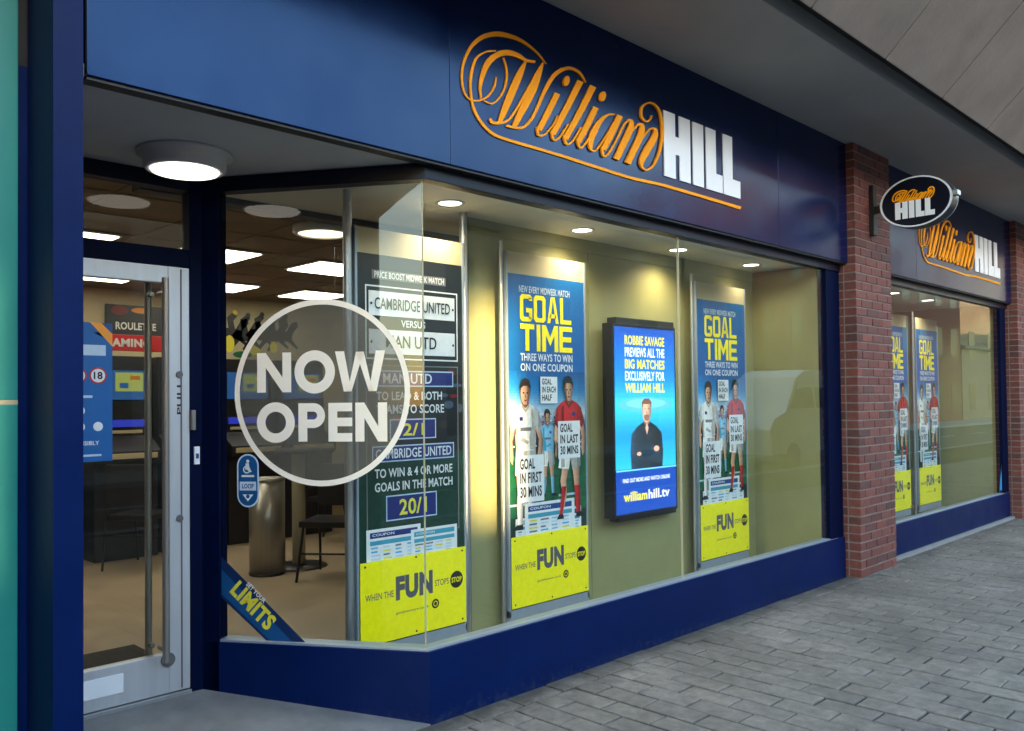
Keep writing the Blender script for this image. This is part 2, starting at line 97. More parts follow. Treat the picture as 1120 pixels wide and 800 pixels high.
def island_mat(name, cols, rough, nscale, bump, stain=None):
    """every loose block its own tint, plus grain"""
    m = bpy.data.materials.new(name); m.use_nodes = True
    nt = m.node_tree; p = nt.nodes['Principled BSDF']; N = nt.nodes.new; L = nt.links.new
    g = N('ShaderNodeNewGeometry'); ramp = N('ShaderNodeValToRGB'); L(g.outputs['Random Per Island'], ramp.inputs[0])
    el = ramp.color_ramp.elements
    while len(el) < len(cols): el.new(.5)
    for i, c in enumerate(cols): el[i].position = i/(len(cols)-1); el[i].color = tuple(c[:3])+(1,)
    tc = N('ShaderNodeTexCoord'); n = N('ShaderNodeTexNoise'); n.inputs['Scale'].default_value = nscale; n.inputs['Detail'].default_value = 8; n.inputs['Roughness'].default_value = .7
    L(tc.outputs['Object'], n.inputs['Vector'])
    mr = N('ShaderNodeMapRange'); mr.inputs[1].default_value = .28; mr.inputs[2].default_value = .72; mr.inputs[3].default_value = .62; mr.inputs[4].default_value = 1.3
    L(n.outputs['Fac'], mr.inputs[0])
    mx = N('ShaderNodeMix'); mx.data_type = 'RGBA'; mx.blend_type = 'MULTIPLY'; mx.inputs[0].default_value = 1
    L(ramp.outputs[0], mx.inputs[6]); L(mr.outputs[0], mx.inputs[7])
    out = mx.outputs[2]
    if stain:
        n3 = N('ShaderNodeTexNoise'); n3.inputs['Scale'].default_value = stain[0]; n3.inputs['Detail'].default_value = 6; n3.inputs['Roughness'].default_value = .65
        L(tc.outputs['Object'], n3.inputs['Vector'])
        m3 = N('ShaderNodeMapRange'); m3.inputs[1].default_value = .35; m3.inputs[2].default_value = .68; m3.inputs[3].default_value = 1-stain[1]; m3.inputs[4].default_value = 1+stain[1]*.6
        L(n3.outputs['Fac'], m3.inputs[0])
        mx2 = N('ShaderNodeMix'); mx2.data_type = 'RGBA'; mx2.blend_type = 'MULTIPLY'; mx2.inputs[0].default_value = 1
        L(out, mx2.inputs[6]); L(m3.outputs[0], mx2.inputs[7]); out = mx2.outputs[2]
        # pale specks of chewing gum and grit
        v = N('ShaderNodeTexVoronoi'); v.inputs['Scale'].default_value = 9; L(tc.outputs['Object'], v.inputs['Vector'])
        lt = N('ShaderNodeMath'); lt.operation = 'LESS_THAN'; lt.inputs[1].default_value = .085; L(v.outputs['Distance'], lt.inputs[0])
        gt = N('ShaderNodeMath'); gt.operation = 'GREATER_THAN'; gt.inputs[1].default_value = .72; L(v.outputs['Color'], gt.inputs[0])
        ml = N('ShaderNodeMath'); ml.operation = 'MULTIPLY'; L(lt.outputs[0], ml.inputs[0]); L(gt.outputs[0], ml.inputs[1])
        mk = N('ShaderNodeMath'); mk.operation = 'MULTIPLY'; mk.inputs[1].default_value = .45; L(ml.outputs[0], mk.inputs[0])
        mx3 = N('ShaderNodeMix'); mx3.data_type = 'RGBA'; L(mk.outputs[0], mx3.inputs[0]); L(out, mx3.inputs[6]); mx3.inputs[7].default_value = (.09, .09, .1, 1); out = mx3.outputs[2]
    if stain:
        # dirt that gathers in a ragged strip at the foot of the shopfront
        sx = N('ShaderNodeSeparateXYZ'); L(tc.outputs['Object'], sx.inputs[0])
        my = N('ShaderNodeMapRange'); my.inputs[1].default_value = -.42; my.inputs[2].default_value = -.01; L(sx.outputs['Y'], my.inputs[0])
        n4 = N('ShaderNodeTexNoise'); n4.inputs['Scale'].default_value = 5; n4.inputs['Detail'].default_value = 9; n4.inputs['Roughness'].default_value = .75; L(tc.outputs['Object'], n4.inputs['Vector'])
        ad = N('ShaderNodeMath'); ad.operation = 'MULTIPLY_ADD'; ad.inputs[1].default_value = .42; L(my.outputs[0], ad.inputs[0]); L(n4.outputs['Fac'], ad.inputs[2])
        m5 = N('ShaderNodeMapRange'); m5.inputs[1].default_value = .66; m5.inputs[2].default_value = .95; m5.inputs[4].default_value = .8; L(ad.outputs[0], m5.inputs[0])
        mx5 = N('ShaderNodeMix'); mx5.data_type = 'RGBA'; L(m5.outputs[0], mx5.inputs[0]); L(out, mx5.inputs[6]); mx5.inputs[7].default_value = (.05, .047, .04, 1); out = mx5.outputs[2]
    L(out, p.inputs['Base Color']); p.inputs['Roughness'].default_value = rough
    n2 = N('ShaderNodeTexNoise'); n2.inputs['Scale'].default_value = nscale*6; n2.inputs['Detail'].default_value = 6; L(tc.outputs['Object'], n2.inputs['Vector'])
    b = N('ShaderNodeBump'); b.inputs['Strength'].default_value = bump; b.inputs['Distance'].default_value = .006
    L(n2.outputs['Fac'], b.inputs['Height']); L(b.outputs[0], p.inputs['Normal'])
    return m
def glass_mat(name, tint=(.93, .96, .95), k=1.12, rough=0.0):
    m = bpy.data.materials.new(name); m.use_nodes = True
    nt = m.node_tree; nt.nodes.clear(); N = nt.nodes.new; L = nt.links.new
    o = N('ShaderNodeOutputMaterial'); mix = N('ShaderNodeMixShader'); t = N('ShaderNodeBsdfTransparent'); gl = N('ShaderNodeBsdfGlossy')
    t.inputs[0].default_value = tint+(1,); gl.inputs['Roughness'].default_value = rough
    fr = N('ShaderNodeFresnel'); fr.inputs['IOR'].default_value = 1.5
    ge = N('ShaderNodeNewGeometry'); inv = N('ShaderNodeMath'); inv.operation = 'SUBTRACT'; inv.inputs[0].default_value = 1
    L(ge.outputs['Backfacing'], inv.inputs[1])
    a = N('ShaderNodeMath'); a.operation = 'MULTIPLY'; L(fr.outputs[0], a.inputs[0]); L(inv.outputs[0], a.inputs[1])
    b = N('ShaderNodeMath'); b.operation = 'MULTIPLY'; b.use_clamp = True; b.inputs[1].default_value = k; L(a.outputs[0], b.inputs[0])
    L(b.outputs[0], mix.inputs[0]); L(t.outputs[0], mix.inputs[1]); L(gl.outputs[0], mix.inputs[2]); L(mix.outputs[0], o.inputs[0])
    return m
def film_mat(name, col, opacity):
    m = bpy.data.materials.new(name); m.use_nodes = True
    nt = m.node_tree; p = nt.nodes['Principled BSDF']; p.inputs['Base Color'].default_value = tuple(col)+(1,)
    p.inputs['Alpha'].default_value = opacity; p.inputs['Roughness'].default_value = .35; return m
def emit_mat(name, col, s):
    m = bpy.data.materials.new(name); m.use_nodes = True
    nt = m.node_tree; p = nt.nodes['Principled BSDF']; p.inputs['Base Color'].default_value = (.8, .8, .8, 1)
    p.inputs['Emission Color'].default_value = tuple(col[:3])+(1,); p.inputs['Emission Strength'].default_value = s; return m

M = {}
M['blue'] = mat('navy_paint', (.0002, .0088, .066), .42, var=.15, scale=3, bump=.015, bscale=9, spec=.12, coat=.0, rvar=.08)
M['fascia'] = mat('fascia_paint', (.0002, .0060, .050), .2, var=.2, scale=1.6, bump=.008, bscale=2.6, spec=.43, rvar=.07)
M['fascia'].node_tree.nodes['Principled BSDF'].inputs['Specular Tint'].default_value = (.26, .50, 1, 1)
M['oval'] = mat('oval_sign_face', (.0008, .002, .012), .3, spec=.3)
M['riser'] = M['blue'].copy(); M['riser'].name = 'navy_riser_paint'
_nt = M['riser'].node_tree; _p = _nt.nodes['Principled BSDF']; _src = _p.inputs['Base Color'].links[0].from_socket
_tc = _nt.nodes.new('ShaderNodeTexCoord'); _sx = _nt.nodes.new('ShaderNodeSeparateXYZ'); _nt.links.new(_tc.outputs['Object'], _sx.inputs[0])
_mz = _nt.nodes.new('ShaderNodeMapRange'); _mz.inputs[1].default_value = .16; _mz.inputs[2].default_value = 0; _nt.links.new(_sx.outputs['Z'], _mz.inputs[0])
_n = _nt.nodes.new('ShaderNodeTexNoise'); _n.inputs['Scale'].default_value = 26; _n.inputs['Detail'].default_value = 9; _n.inputs['Roughness'].default_value = .8; _nt.links.new(_tc.outputs['Object'], _n.inputs['Vector'])
_a = _nt.nodes.new('ShaderNodeMath'); _a.operation = 'MULTIPLY_ADD'; _a.inputs[1].default_value = .24; _nt.links.new(_mz.outputs[0], _a.inputs[0]); _nt.links.new(_n.outputs['Fac'], _a.inputs[2])
_m2 = _nt.nodes.new('ShaderNodeMapRange'); _m2.inputs[1].default_value = .68; _m2.inputs[2].default_value = .84; _m2.inputs[4].default_value = .3; _nt.links.new(_a.outputs[0], _m2.inputs[0])
_mx = _nt.nodes.new('ShaderNodeMix'); _mx.data_type = 'RGBA'; _nt.links.new(_m2.outputs[0], _mx.inputs[0]); _nt.links.new(_src, _mx.inputs[6]); _mx.inputs[7].default_value = (.07, .075, .085, 1); _nt.links.new(_mx.outputs[2], _p.inputs['Base Color'])
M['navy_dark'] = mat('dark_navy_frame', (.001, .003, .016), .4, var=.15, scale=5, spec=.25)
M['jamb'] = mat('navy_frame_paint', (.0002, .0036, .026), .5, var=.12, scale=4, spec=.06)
M['black'] = mat('black_trim', (.004, .004, .006), .5, var=.2)
M['teal'] = mat('teal_cladding', (.012, .23, .215), .45, var=.10, scale=1.2, coat=.25, coatr=.35, bump=.01, bscale=2)
M['alu'] = mat('brushed_aluminium', (.45, .47, .5), .36, metal=.85, var=.08, scale=30, stretch=(1, 1, .04))
M['door_alu'] = mat('door_aluminium', (.52, .55, .6), .42, metal=.55, var=.07, scale=20, stretch=(1, 1, .08))
M['plate'] = mat('white_metal_plate', (.72, .76, .82), .45, var=.05)
M['steel'] = mat('stainless_steel', (.32, .31, .29), .33, metal=.7, var=.12, scale=30, stretch=(1, 1, .02))
M['grey_frame'] = mat('grey_display_frame', (.3, .355, .43), .4, metal=.3, var=.06, scale=10)
M['cream_board'] = mat('cream_header_board', (.44, .395, .27), .6, var=.05)
M['panel'] = mat('olive_display_board', (.285, .275, .122), .5, var=.09, scale=2, coat=.12, coatr=.3)
M['ceil_box'] = mat('white_window_ceiling', (.72, .72, .68), .7, var=.06, scale=3)
M['lobby'] = mat('lobby_ceiling_paint', (.5, .5, .51), .65, var=.08, scale=2.5)
M['bulk'] = mat('bulkhead_grey', (.1, .1, .11), .6)
M['shopceil'] = mat('ceiling_tile_paint', (.26, .2, .145), .8, var=.08, scale=4)
M['cream'] = mat('cream_wall_paint', (.5, .43, .27), .7, var=.06, scale=2)
M['vinyl'] = mat('beige_vinyl_floor', (.36, .285, .20), .4, var=.14, scale=5, bump=.05, rvar=.1)
M['mat'] = mat('dark_doormat', (.03, .027, .024), .95, var=.4, scale=60, bump=.5, bscale=200)
M['dark'] = mat('black_laminate', (.012, .012, .014), .4, var=.2)
M['brownwall'] = mat('dark_brown_wall', (.07, .055, .04), .7, var=.3, scale=3, stretch=(6, 6, .3))
M['concrete'] = mat('painted_concrete', (.40, .385, .37), .8, var=.10, scale=1.1, bump=.06, bscale=30)
M['slope'] = mat('pinkish_concrete', (.23, .19, .175), .85, var=.15, scale=2.2, bump=.2, bscale=40, stretch=(1, 1, 1))
M['groove'] = mat('dark_groove', (.03, .027, .025), .9, var=.3)
M['lobbyfloor'] = mat('smooth_concrete_ramp', (.17, .17, .175), .75, var=.25, scale=4, bump=.1, bscale=60)
M['joint'] = mat('paving_joint_sand', (.018, .017, .015), .95, var=.4, scale=30, bump=.4, bscale=120)
M['paver'] = island_mat('paving_block', [(.172, .155, .140), (.188, .170, .153), (.206, .187, .168), (.172, .154, .142), (.198, .177, .157)], .75, 14, .4, stain=(1.1, .34))
M['brick'] = island_mat('red_brick', [(.165, .043, .034), (.115, .036, .032), (.21, .06, .046), (.08, .034, .032), (.185, .058, .048), (.14, .038, .032)], .75, 30, .55)
M['mortar'] = mat('pale_mortar', (.23, .195, .18), .95, var=.25, scale=20, bump=.4, bscale=90)
M['asphalt'] = mat('asphalt', (.05, .05, .052), .85, var=.3, scale=8, bump=.3, bscale=80)
M['kerb'] = mat('granite_kerb', (.25, .25, .25), .8, var=.2, scale=20)
M['roadpaint'] = mat('road_paint', (.6, .6, .56), .7, var=.2, scale=10)
M['glass'] = glass_mat('window_glass')
M['glass2'] = glass_mat('door_glass', (.92, .94, .92), 1.0)
M['film'] = film_mat('tinted_film', (.135, .125, .10), .62)
M['sticker_white'] = mat('warm_white_vinyl', (.96, .87, .74), .4)
M['orange'] = mat('orange_lettering', (.95, .34, .004), .5, var=.05, spec=.15)
M['white_letter'] = mat('white_lettering', (.8, .82, .88), .35, coat=.2)
M['whiterim'] = mat('white_enamel_rim', (.7, .72, .78), .35, coat=.3)
# printed inks
def ink(n, r, g, b, rough=.4): M[n] = mat('ink_'+n, lin(r, g, b), rough, var=(.28 if n in ('p_skin', 'p_red', 'p_sky', 'p_green', 'p_dgreen', 'p_stand', 'p_hair', 'p_dskin', 'p_kit', 'p_shade') else .06), scale=(16 if n in ('p_green', 'p_stand', 'p_dgreen') else 34))
ink('p_blue', 3, 90, 160); ink('p_dblue', 10, 66, 132); ink('p_lblue', 70, 160, 215); ink('p_yellow', 250, 228, 20); ink('p_white', 222, 225, 230)
ink('p_pale', 185, 205, 228); ink('p_black', 18, 20, 24); ink('p_green', 22, 92, 58); ink('p_dgreen', 14, 52, 40); ink('p_red', 178, 28, 34)
ink('p_skin', 205, 150, 118); ink('p_dskin', 120, 78, 58); ink('p_hair', 45, 32, 26); ink('p_navy', 28, 38, 110); ink('p_fun', 252, 238, 8); ink('p_grey', 110, 112, 118)
ink('p_teal', 60, 150, 175); ink('p_stand', 62, 78, 98); ink('p_sky', 120, 180, 220); ink('p_orange', 232, 150, 40); ink('p_shade', 176, 168, 158); ink('p_dred', 112, 16, 24)
ink('p_kit', 232, 230, 226); ink('s_blue', 14, 76, 128); ink('s_dblue', 8, 40, 84); ink('s_yel', 222, 212, 60); ink('s_red', 205, 22, 24); ink('p_funink', 84, 84, 96)

# ------------------------------------------------------------------ mesh building
class MB:
    def __init__(s): s.v = []; s.f = []; s.m = []; s.sm = []
    def add(s, vs_, fs, mi=0, smooth=False):
        o = len(s.v); s.v += [tuple(x) for x in vs_]
        for f in fs: s.f.append(tuple(o+i for i in f)); s.m.append(mi); s.sm.append(smooth)
        return s
    def box(s, x0, x1, y0, y1, z0, z1, mi=0):
        return s.add([(x0, y0, z0), (x1, y0, z0), (x1, y1, z0), (x0, y1, z0), (x0, y0, z1), (x1, y0, z1), (x1, y1, z1), (x0, y1, z1)],
                     [(0, 3, 2, 1), (4, 5, 6, 7), (0, 1, 5, 4), (1, 2, 6, 5), (2, 3, 7, 6), (3, 0, 4, 7)], mi)
    def prism(s, poly, z0, z1, mi=0):        # CCW footprint in XY
        n = len(poly)
        vs_ = [(x, y, z0) for x, y in poly]+[(x, y, z1) for x, y in poly]
        fs = [tuple(range(n-1, -1, -1)), tuple(range(n, 2*n))]+[(i, (i+1) % n, n+(i+1) % n, n+i) for i in range(n)]
        return s.add(vs_, fs, mi)
    def profile_x(s, prof, x0, x1, mi=0):    # prof in (y,z)
        n = len(prof)
        vs_ = [(x0, y, z) for y, z in prof]+[(x1, y, z) for y, z in prof]
        fs = [tuple(range(n)), tuple(range(2*n-1, n-1, -1))]+[(i, n+i, n+(i+1) % n, (i+1) % n) for i in range(n)]
        return s.add(vs_, fs, mi)
    def cyl(s, p0, p1, r0, r1=None, n=20, mi=0, caps=True, smooth=True):
        r1 = r0 if r1 is None else r1
        p0 = Vector(p0); p1 = Vector(p1); d = (p1-p0).normalized()
        a = Vector((1, 0, 0)) if abs(d.x) < .9 else Vector((0, 1, 0))
        u = d.cross(a).normalized(); w = d.cross(u)
        vs_ = []
        for p, r in ((p0, r0), (p1, r1)):
            for k in range(n):
                t = 2*math.pi*k/n; vs_.append(p+u*r*math.cos(t)+w*r*math.sin(t))
        s.add(vs_, [(k, (k+1) % n, n+(k+1) % n, n+k) for k in range(n)], mi, smooth)
        if caps:
            s.add(vs_[:n], [tuple(range(n-1, -1, -1))], mi); s.add(vs_[n:], [tuple(range(n))], mi)
        return s
    def lathe(s, c, prof, n=28, mi=0, smooth=True):   # prof (r,z) about vertical axis through c
        vs_ = [(c[0]+r*math.cos(2*math.pi*k/n), c[1]+r*math.sin(2*math.pi*k/n), c[2]+z) for r, z in prof for k in range(n)]
        fs = [(i*n+k, i*n+(k+1) % n, (i+1)*n+(k+1) % n, (i+1)*n+k) for i in range(len(prof)-1) for k in range(n)]
        return s.add(vs_, fs, mi, smooth)
    def sphere(s, c, rx, ry, rz, mi=0, n=16, m=10):
        vs_ = [(c[0]+rx*math.sin(math.pi*i/m)*math.cos(2*math.pi*k/n), c[1]+ry*math.sin(math.pi*i/m)*math.sin(2*math.pi*k/n), c[2]+rz*math.cos(math.pi*i/m)) for i in range(m+1) for k in range(n)]
        return s.add(vs_, [(i*n+k, (i+1)*n+k, (i+1)*n+(k+1) % n, i*n+(k+1) % n) for i in range(m) for k in range(n)], mi, True)

def build(name, mb, mats, root=None, bevel=0, recalc=True):
    if not isinstance(mats, (list, tuple)): mats = [mats]
    me = bpy.data.meshes.new(name)
    off = root.location if root is not None else Vector((0, 0, 0))
    pre = Matrix.Rotation(-root.rotation_euler.z, 4, 'Z') if root is not None else Matrix()
    me.from_pydata([tuple(pre @ (Vector(v)-off)) for v in mb.v], [], mb.f)
    for mm in mats: me.materials.append(M[mm] if isinstance(mm, str) else mm)
    for p, mi, sm in zip(me.polygons, mb.m, mb.sm): p.material_index = mi; p.use_smooth = sm
    if recalc or bevel:
        bm = bmesh.new(); bm.from_mesh(me)
        if recalc: bmesh.ops.recalc_face_normals(bm, faces=bm.faces[:])
        if bevel:
            ed = [e for e in bm.edges if len(e.link_faces) == 2 and e.calc_face_angle(0) > .6]
            bmesh.ops.bevel(bm, geom=ed, offset=bevel, segments=2, profile=.7, affect='EDGES', clamp_overlap=True)
        bm.to_mesh(me); bm.free()
    o = bpy.data.objects.new(name, me); COL.objects.link(o)
    if root is not None: o.parent = root
    return o
def thing(name, label, cat, loc=(0, 0, 0), rz=0, group=None):
    o = bpy.data.objects.new(name, None); COL.objects.link(o)
    o.empty_display_size = .1; o.location = loc; o.rotation_euler = (0, 0, rz)
    return tag(o, label, cat, group)
def tag(o, label, cat, group=None):
    o['label'] = label; o['category'] = cat
    if group: o['group'] = group
    return o
def struct(name, mb, mats, bevel=0, **k):
    o = build(name, mb, mats, None, bevel, **k); o['kind'] = 'structure'; return o
def copy_thing(o, delta, label):
    c = o.copy(); COL.objects.link(c); c.location = o.location+Vector(delta); c['label'] = label
    for ch in list(o.children):
        d = ch.copy(); COL.objects.link(d); d.parent = c
        for g in list(ch.children):
            e = g.copy(); COL.objects.link(e); e.parent = d
    return c

class Frame:
    def __init__(s, o, u, v, n): s.o = Vector(o); s.u = Vector(u); s.v = Vector(v); s.n = Vector(n)
    def at(s, a, b, c=0): return s.o+s.u*a+s.v*b+s.n*c
_txt = {}
def text_geo(t, bold=0.0):
    key = (t, bold)
    if key in _txt: return _txt[key]
    c = bpy.data.curves.new('lettering', 'FONT'); c.body = t; c.size = 1; c.resolution_u = 3; c.offset = bold; c.fill_mode = 'FRONT'
    c.space_character = 1.0+bold*1.6
    o = bpy.data.objects.new('lettering', c); me = o.to_mesh()
    vs_ = [(v.co.x, v.co.y) for v in me.vertices]; fs = [tuple(p.vertices) for p in me.polygons]
    o.to_mesh_clear(); bpy.data.objects.remove(o); bpy.data.curves.remove(c)
    x0 = min(v[0] for v in vs_); x1 = max(v[0] for v in vs_); y0 = min(v[1] for v in vs_); y1 = max(v[1] for v in vs_)
    r = ([((x-x0)/(x1-x0), (y-y0)/(y1-y0)) for x, y in vs_], fs); _txt[key] = r; return r
class Sheet:
    """flat printed artwork in a frame: every ink lies a little above the one below"""
    def __init__(s, fr, step=.0006): s.fr = fr; s.mb = MB(); s.mats = []; s.k = 0; s.step = step
    def mi(s, m):
        if m not in s.mats: s.mats.append(m)
        return s.mats.index(m)
    def up(s): s.k += 1; return s
    def poly(s, pts, m):
        s.mb.add([s.fr.at(u, v, s.k*s.step) for u, v in pts], [tuple(range(len(pts)))], s.mi(m)); return s
    def rect(s, u0, u1, v0, v1, m): return s.poly([(u0, v0), (u1, v0), (u1, v1), (u0, v1)], m)
    def ell(s, cu, cv, ru, rv, m, n=24): return s.poly([(cu+ru*math.cos(2*math.pi*k/n), cv+rv*math.sin(2*math.pi*k/n)) for k in range(n)], m)
    def shade(s, pts, rgb, tones=(1.06, 1.0, .93, .84, .7, .55), lit=0):
        """a photographed rounded form as it is printed: bands of tone from its bright side to its dark side"""
        u0 = min(p[0] for p in pts); u1 = max(p[0] for p in pts); n = len(tones)
        def cut(poly, x, keep):
            out = []
            for a, b in zip(poly, poly[1:]+poly[:1]):
                ia = (a[0] >= x) == keep; ib = (b[0] >= x) == keep
                if ia: out.append(a)
                if ia != ib: t = (x-a[0])/(b[0]-a[0]); out.append((x, a[1]+(b[1]-a[1])*t))
            return out
        for i, k in enumerate(tones):
            q = cut(list(pts), u0+(u1-u0)*i/n, True) if i else list(pts)
            if len(q) > 2 and i < n-1: q = cut(q, u0+(u1-u0)*(i+1)/n, False)
            if len(q) < 3: continue
            c = tuple(min(255, int(v*k)) for v in rgb); key = 'tone_%d_%d_%d' % c+('_lit' if lit else '')
            if key not in M:
                if lit: glow(key, *c)
                else: M[key] = mat('ink_'+key, lin(*c), .4, var=.14, scale=38)
            s.poly(q, key)
        return s
    def block(s, t, u0, u1, v0, v1, m, sx=.2, gap=.13):
        """condensed poster capitals with clipped corners"""
        wd = [.34 if q == 'I' else (1.12 if q == 'M' else 1) for q in t]; n = len(t); W1 = (u1-u0)/(sum(wd)+gap*(n-1)); h = v1-v0
        for i, ch in enumerate(t):
            x0 = u0+W1*(sum(wd[:i])+gap*i); W = W1*wd[i]; st = W1*.27; sv = st*.95; c = st*.62
            P = lambda pts: s.poly([(x0+a, v0+b) for a, b in pts], m)
            def ring(skip=()):
                o = [(c, 0), (W-c, 0), (W, c), (W, h-c), (W-c, h), (c, h), (0, h-c), (0, c)]
                k = c*.35; q = [(st+k, sv), (W-st-k, sv), (W-st, sv+k), (W-st, h-sv-k), (W-st-k, h-sv), (st+k, h-sv), (st, h-sv-k), (st, sv+k)]
                for j in range(8):
                    if j not in skip: P([o[j], o[(j+1) % 8], q[(j+1) % 8], q[j]])
            if ch == 'O': ring()
            elif ch == 'G':
                ring(skip=(2,)); P([(W-st, c), (W, c), (W, h*.50), (W-st, h*.50)]); P([(W*.5, h*.50-sv), (W-st, h*.50-sv), (W-st, h*.50), (W*.5, h*.50)]); P([(W-st, h-c-h*.12), (W, h-c-h*.12), (W, h-c), (W-st, h-c)])
            elif ch == 'A':
                P([(0, 0), (st, 0), (W*.5+st*.05, h), (W*.5-st*.62, h)]); P([(W-st, 0), (W, 0), (W*.5+st*.62, h), (W*.5-st*.05, h)]); P([(W*.2, h*.20), (W*.8, h*.20), (W*.74, h*.20+sv*.9), (W*.26, h*.20+sv*.9)])
            elif ch == 'L': P([(0, 0), (st, 0), (st, h), (0, h)]); P([(st, 0), (W, 0), (W, sv), (st, sv)])
            elif ch == 'T': P([(0, h-sv), (W, h-sv), (W, h), (0, h)]); P([(W/2-st/2, 0), (W/2+st/2, 0), (W/2+st/2, h-sv), (W/2-st/2, h-sv)])
            elif ch == 'I': P([(W/2-st/2, 0), (W/2+st/2, 0), (W/2+st/2, h), (W/2-st/2, h)])
            elif ch == 'M':
                P([(-.04*W, 0), (st*.9, 0), (st*.9, h), (-.04*W, h)]); P([(W-st*.9, 0), (W*1.04, 0), (W*1.04, h), (W-st*.9, h)]); P([(st*.9, h), (st*.9, h*.62), (W/2, h*.22), (W-st*.9, h*.62), (W-st*.9, h), (W/2, h*.56)])
            elif ch == 'E':
                P([(0, 0), (st, 0), (st, h), (0, h)])
                for b in (0, h/2-sv/2, h-sv): P([(st, b), (W*(.92 if 0 < b < h-sv else 1), b), (W*(.92 if 0 < b < h-sv else 1), b+sv), (st, b+sv)])
        return s
    def frame(s, u0, u1, v0, v1, w, m):
        s.rect(u0, u1, v0, v0+w, m); s.rect(u0, u1, v1-w, v1, m); s.rect(u0, u0+w, v0+w, v1-w, m); s.rect(u1-w, u1, v0+w, v1-w, m); return s
    def ring(s, cu, cv, r0, r1, m, n=48, k2=1):
        for k in range(n):
            a = 2*math.pi*k/n; b = 2*math.pi*(k+1)/n
            s.poly([(cu+r0*math.cos(a), cv+r0*k2*math.sin(a)), (cu+r1*math.cos(a), cv+r1*k2*math.sin(a)), (cu+r1*math.cos(b), cv+r1*k2*math.sin(b)), (cu+r0*math.cos(b), cv+r0*k2*math.sin(b))], m)
        return s
    def text(s, t, u0, u1, v0, v1, m, bold=.015, shear=0, rot=0):
        vs_, fs = text_geo(t, bold); out = []
        cu, cv = (u0+u1)/2, (v0+v1)/2
        for x, y in vs_:
            a = u0+(u1-u0)*x+shear*y; b = v0+(v1-v0)*y
            if rot: a, b = cu+(a-cu)*math.cos(rot)-(b-cv)*math.sin(rot), cv+(a-cu)*math.sin(rot)+(b-cv)*math.cos(rot)
            out.append(s.fr.at(a, b, s.k*s.step))
        s.mb.add(out, fs, s.mi(m)); return s
    def build(s, name, root=None): return build(name, s.mb, [M[m] for m in s.mats], root, recalc=False)

FA = lambda x, y, z: Frame((x, y, z), (1, 0, 0), (0, 0, 1), (0, -1, 0))        # faces the street
D2 = Vector((-.5577, .830, 0)).normalized(); NO = Vector((-D2.y, D2.x, 0))       # splayed window: direction and outward normal
FS = lambda u, z, n=0: Frame(D2*u+NO*n+Vector((0, 0, z)), -D2, (0, 0, 1), NO)
def sp(u, n=0): q = D2*u+NO*n; return (q.x, q.y)
# ================================================================== THE SETTING
# pavement of rectangular blocks: courses run away from the shop, half-bonded
mb = MB()
PW, PL = .1545, .300
rp = random.Random(3)
def paver(mb, x0, x1, y0, y1, zt, rp):
    b = .005; tx = rp.uniform(-.0022, .0022); ty = rp.uniform(-.0022, .0022); dz = rp.uniform(-.0025, .0015)
    jx = rp.uniform(-.0015, .0015); jy = rp.uniform(-.003, .003)
    x0 += jx; x1 += jx; y0 += jy; y1 += jy
    lo = [(x0, y0), (x1, y0), (x1, y1), (x0, y1)]; hi = [(x0+b, y0+b), (x1-b, y0+b), (x1-b, y1-b), (x0+b, y1-b)]
    zz = lambda x, y: zt+dz+tx*(x-x0)/(x1-x0)+ty*(y-y0)/(y1-y0)
    vs_ = [(x, y, zt-.03) for x, y in lo]+[(x, y, zz(x, y)-.0032) for x, y in lo]+[(x, y, zz(x, y)) for x, y in hi]
    fs = [(8, 9, 10, 11)]
    for i in range(4):
        j = (i+1) % 4; fs += [(i, j, 4+j, 4+i), (4+i, 4+j, 8+j, 8+i)]
    mb.add(vs_, fs)
g = .012
i = 0; x = -7.0
while x < 22:
    y = -.145-(PL/2 if i % 2 else 0)
    if i % 2: paver(mb, x+g/2, x+PW-g/2, -.145-PL/2+g/2, -.145-g/2, 0, rp)
    lim = -5.4 if x < 10 else -3.6
    while y-PL > lim:
        paver(mb, x+g/2, x+PW-g/2, y-PL+g/2, y-g/2, 0, rp); y -= PL
    x += PW; i += 1
x = -7.0
while x < 22:       # edge course along the shopfront
    if not (-.02 > x+PL > -99 and False):
        paver(mb, x+g/2, x+PL-g/2, -.145+g/2, -.004, 0, rp)
    x += PL
struct('pavement', mb, 'paver')
mb = MB(); mb.box(-40, 120, -5.5, .02, -.12, -.012); struct('pavement_bed', mb, 'joint')
mb = MB(); mb.box(-40, 120, -5.75, -5.5, -.2, .0); struct('kerb', mb, 'kerb', bevel=.012)
mb = MB(); mb.box(-300, 300, -300, 300, -.3, -.125); struct('ground', mb, 'asphalt')
mb = MB(); mb.box(-40, 120, -12.4, -5.75, -.2, -.12); struct('road', mb, 'asphalt')
mb = MB()
for k in range(39): mb.box(-38+k*4, -36+k*4, -9.1, -9.0, -.119, -.116)
struct('road_marking', mb, 'roadpaint')
mb = MB(); mb.box(-40, 120, -15.0, -12.4, -.2, .0); struct('far_pavement', mb, 'kerb')
# lobby ramp
mb = MB()
rp_ = [(-1.72, .0), (0.0, .0), sp(1.25), (-1.72, 1.04)]
top = [(x, y, .004+.1*max(0, y)/1.0) for x, y in rp_]; bot = [(x, y, -.1) for x, y in rp_]
mb.add(top+bot, [(0, 1, 2, 3), (7, 6, 5, 4), (0, 4, 5, 1), (1, 5, 6, 2), (2, 6, 7, 3), (3, 7, 4, 0)])
struct('ramp', mb, 'lobbyfloor')
# shop interior shell
mb = MB(); mb.prism([(-3.2, 1.05), (-.60, 1.05), (.06, .11), (4.5, .11), (4.5, 6.1), (-3.2, 6.1)], .0, .11); struct('floor', mb, 'vinyl')
mb = MB(); mb.box(-3.2, 4.5, 1.05, 6.1, 2.765, 2.85); struct('ceiling', mb, 'shopceil')
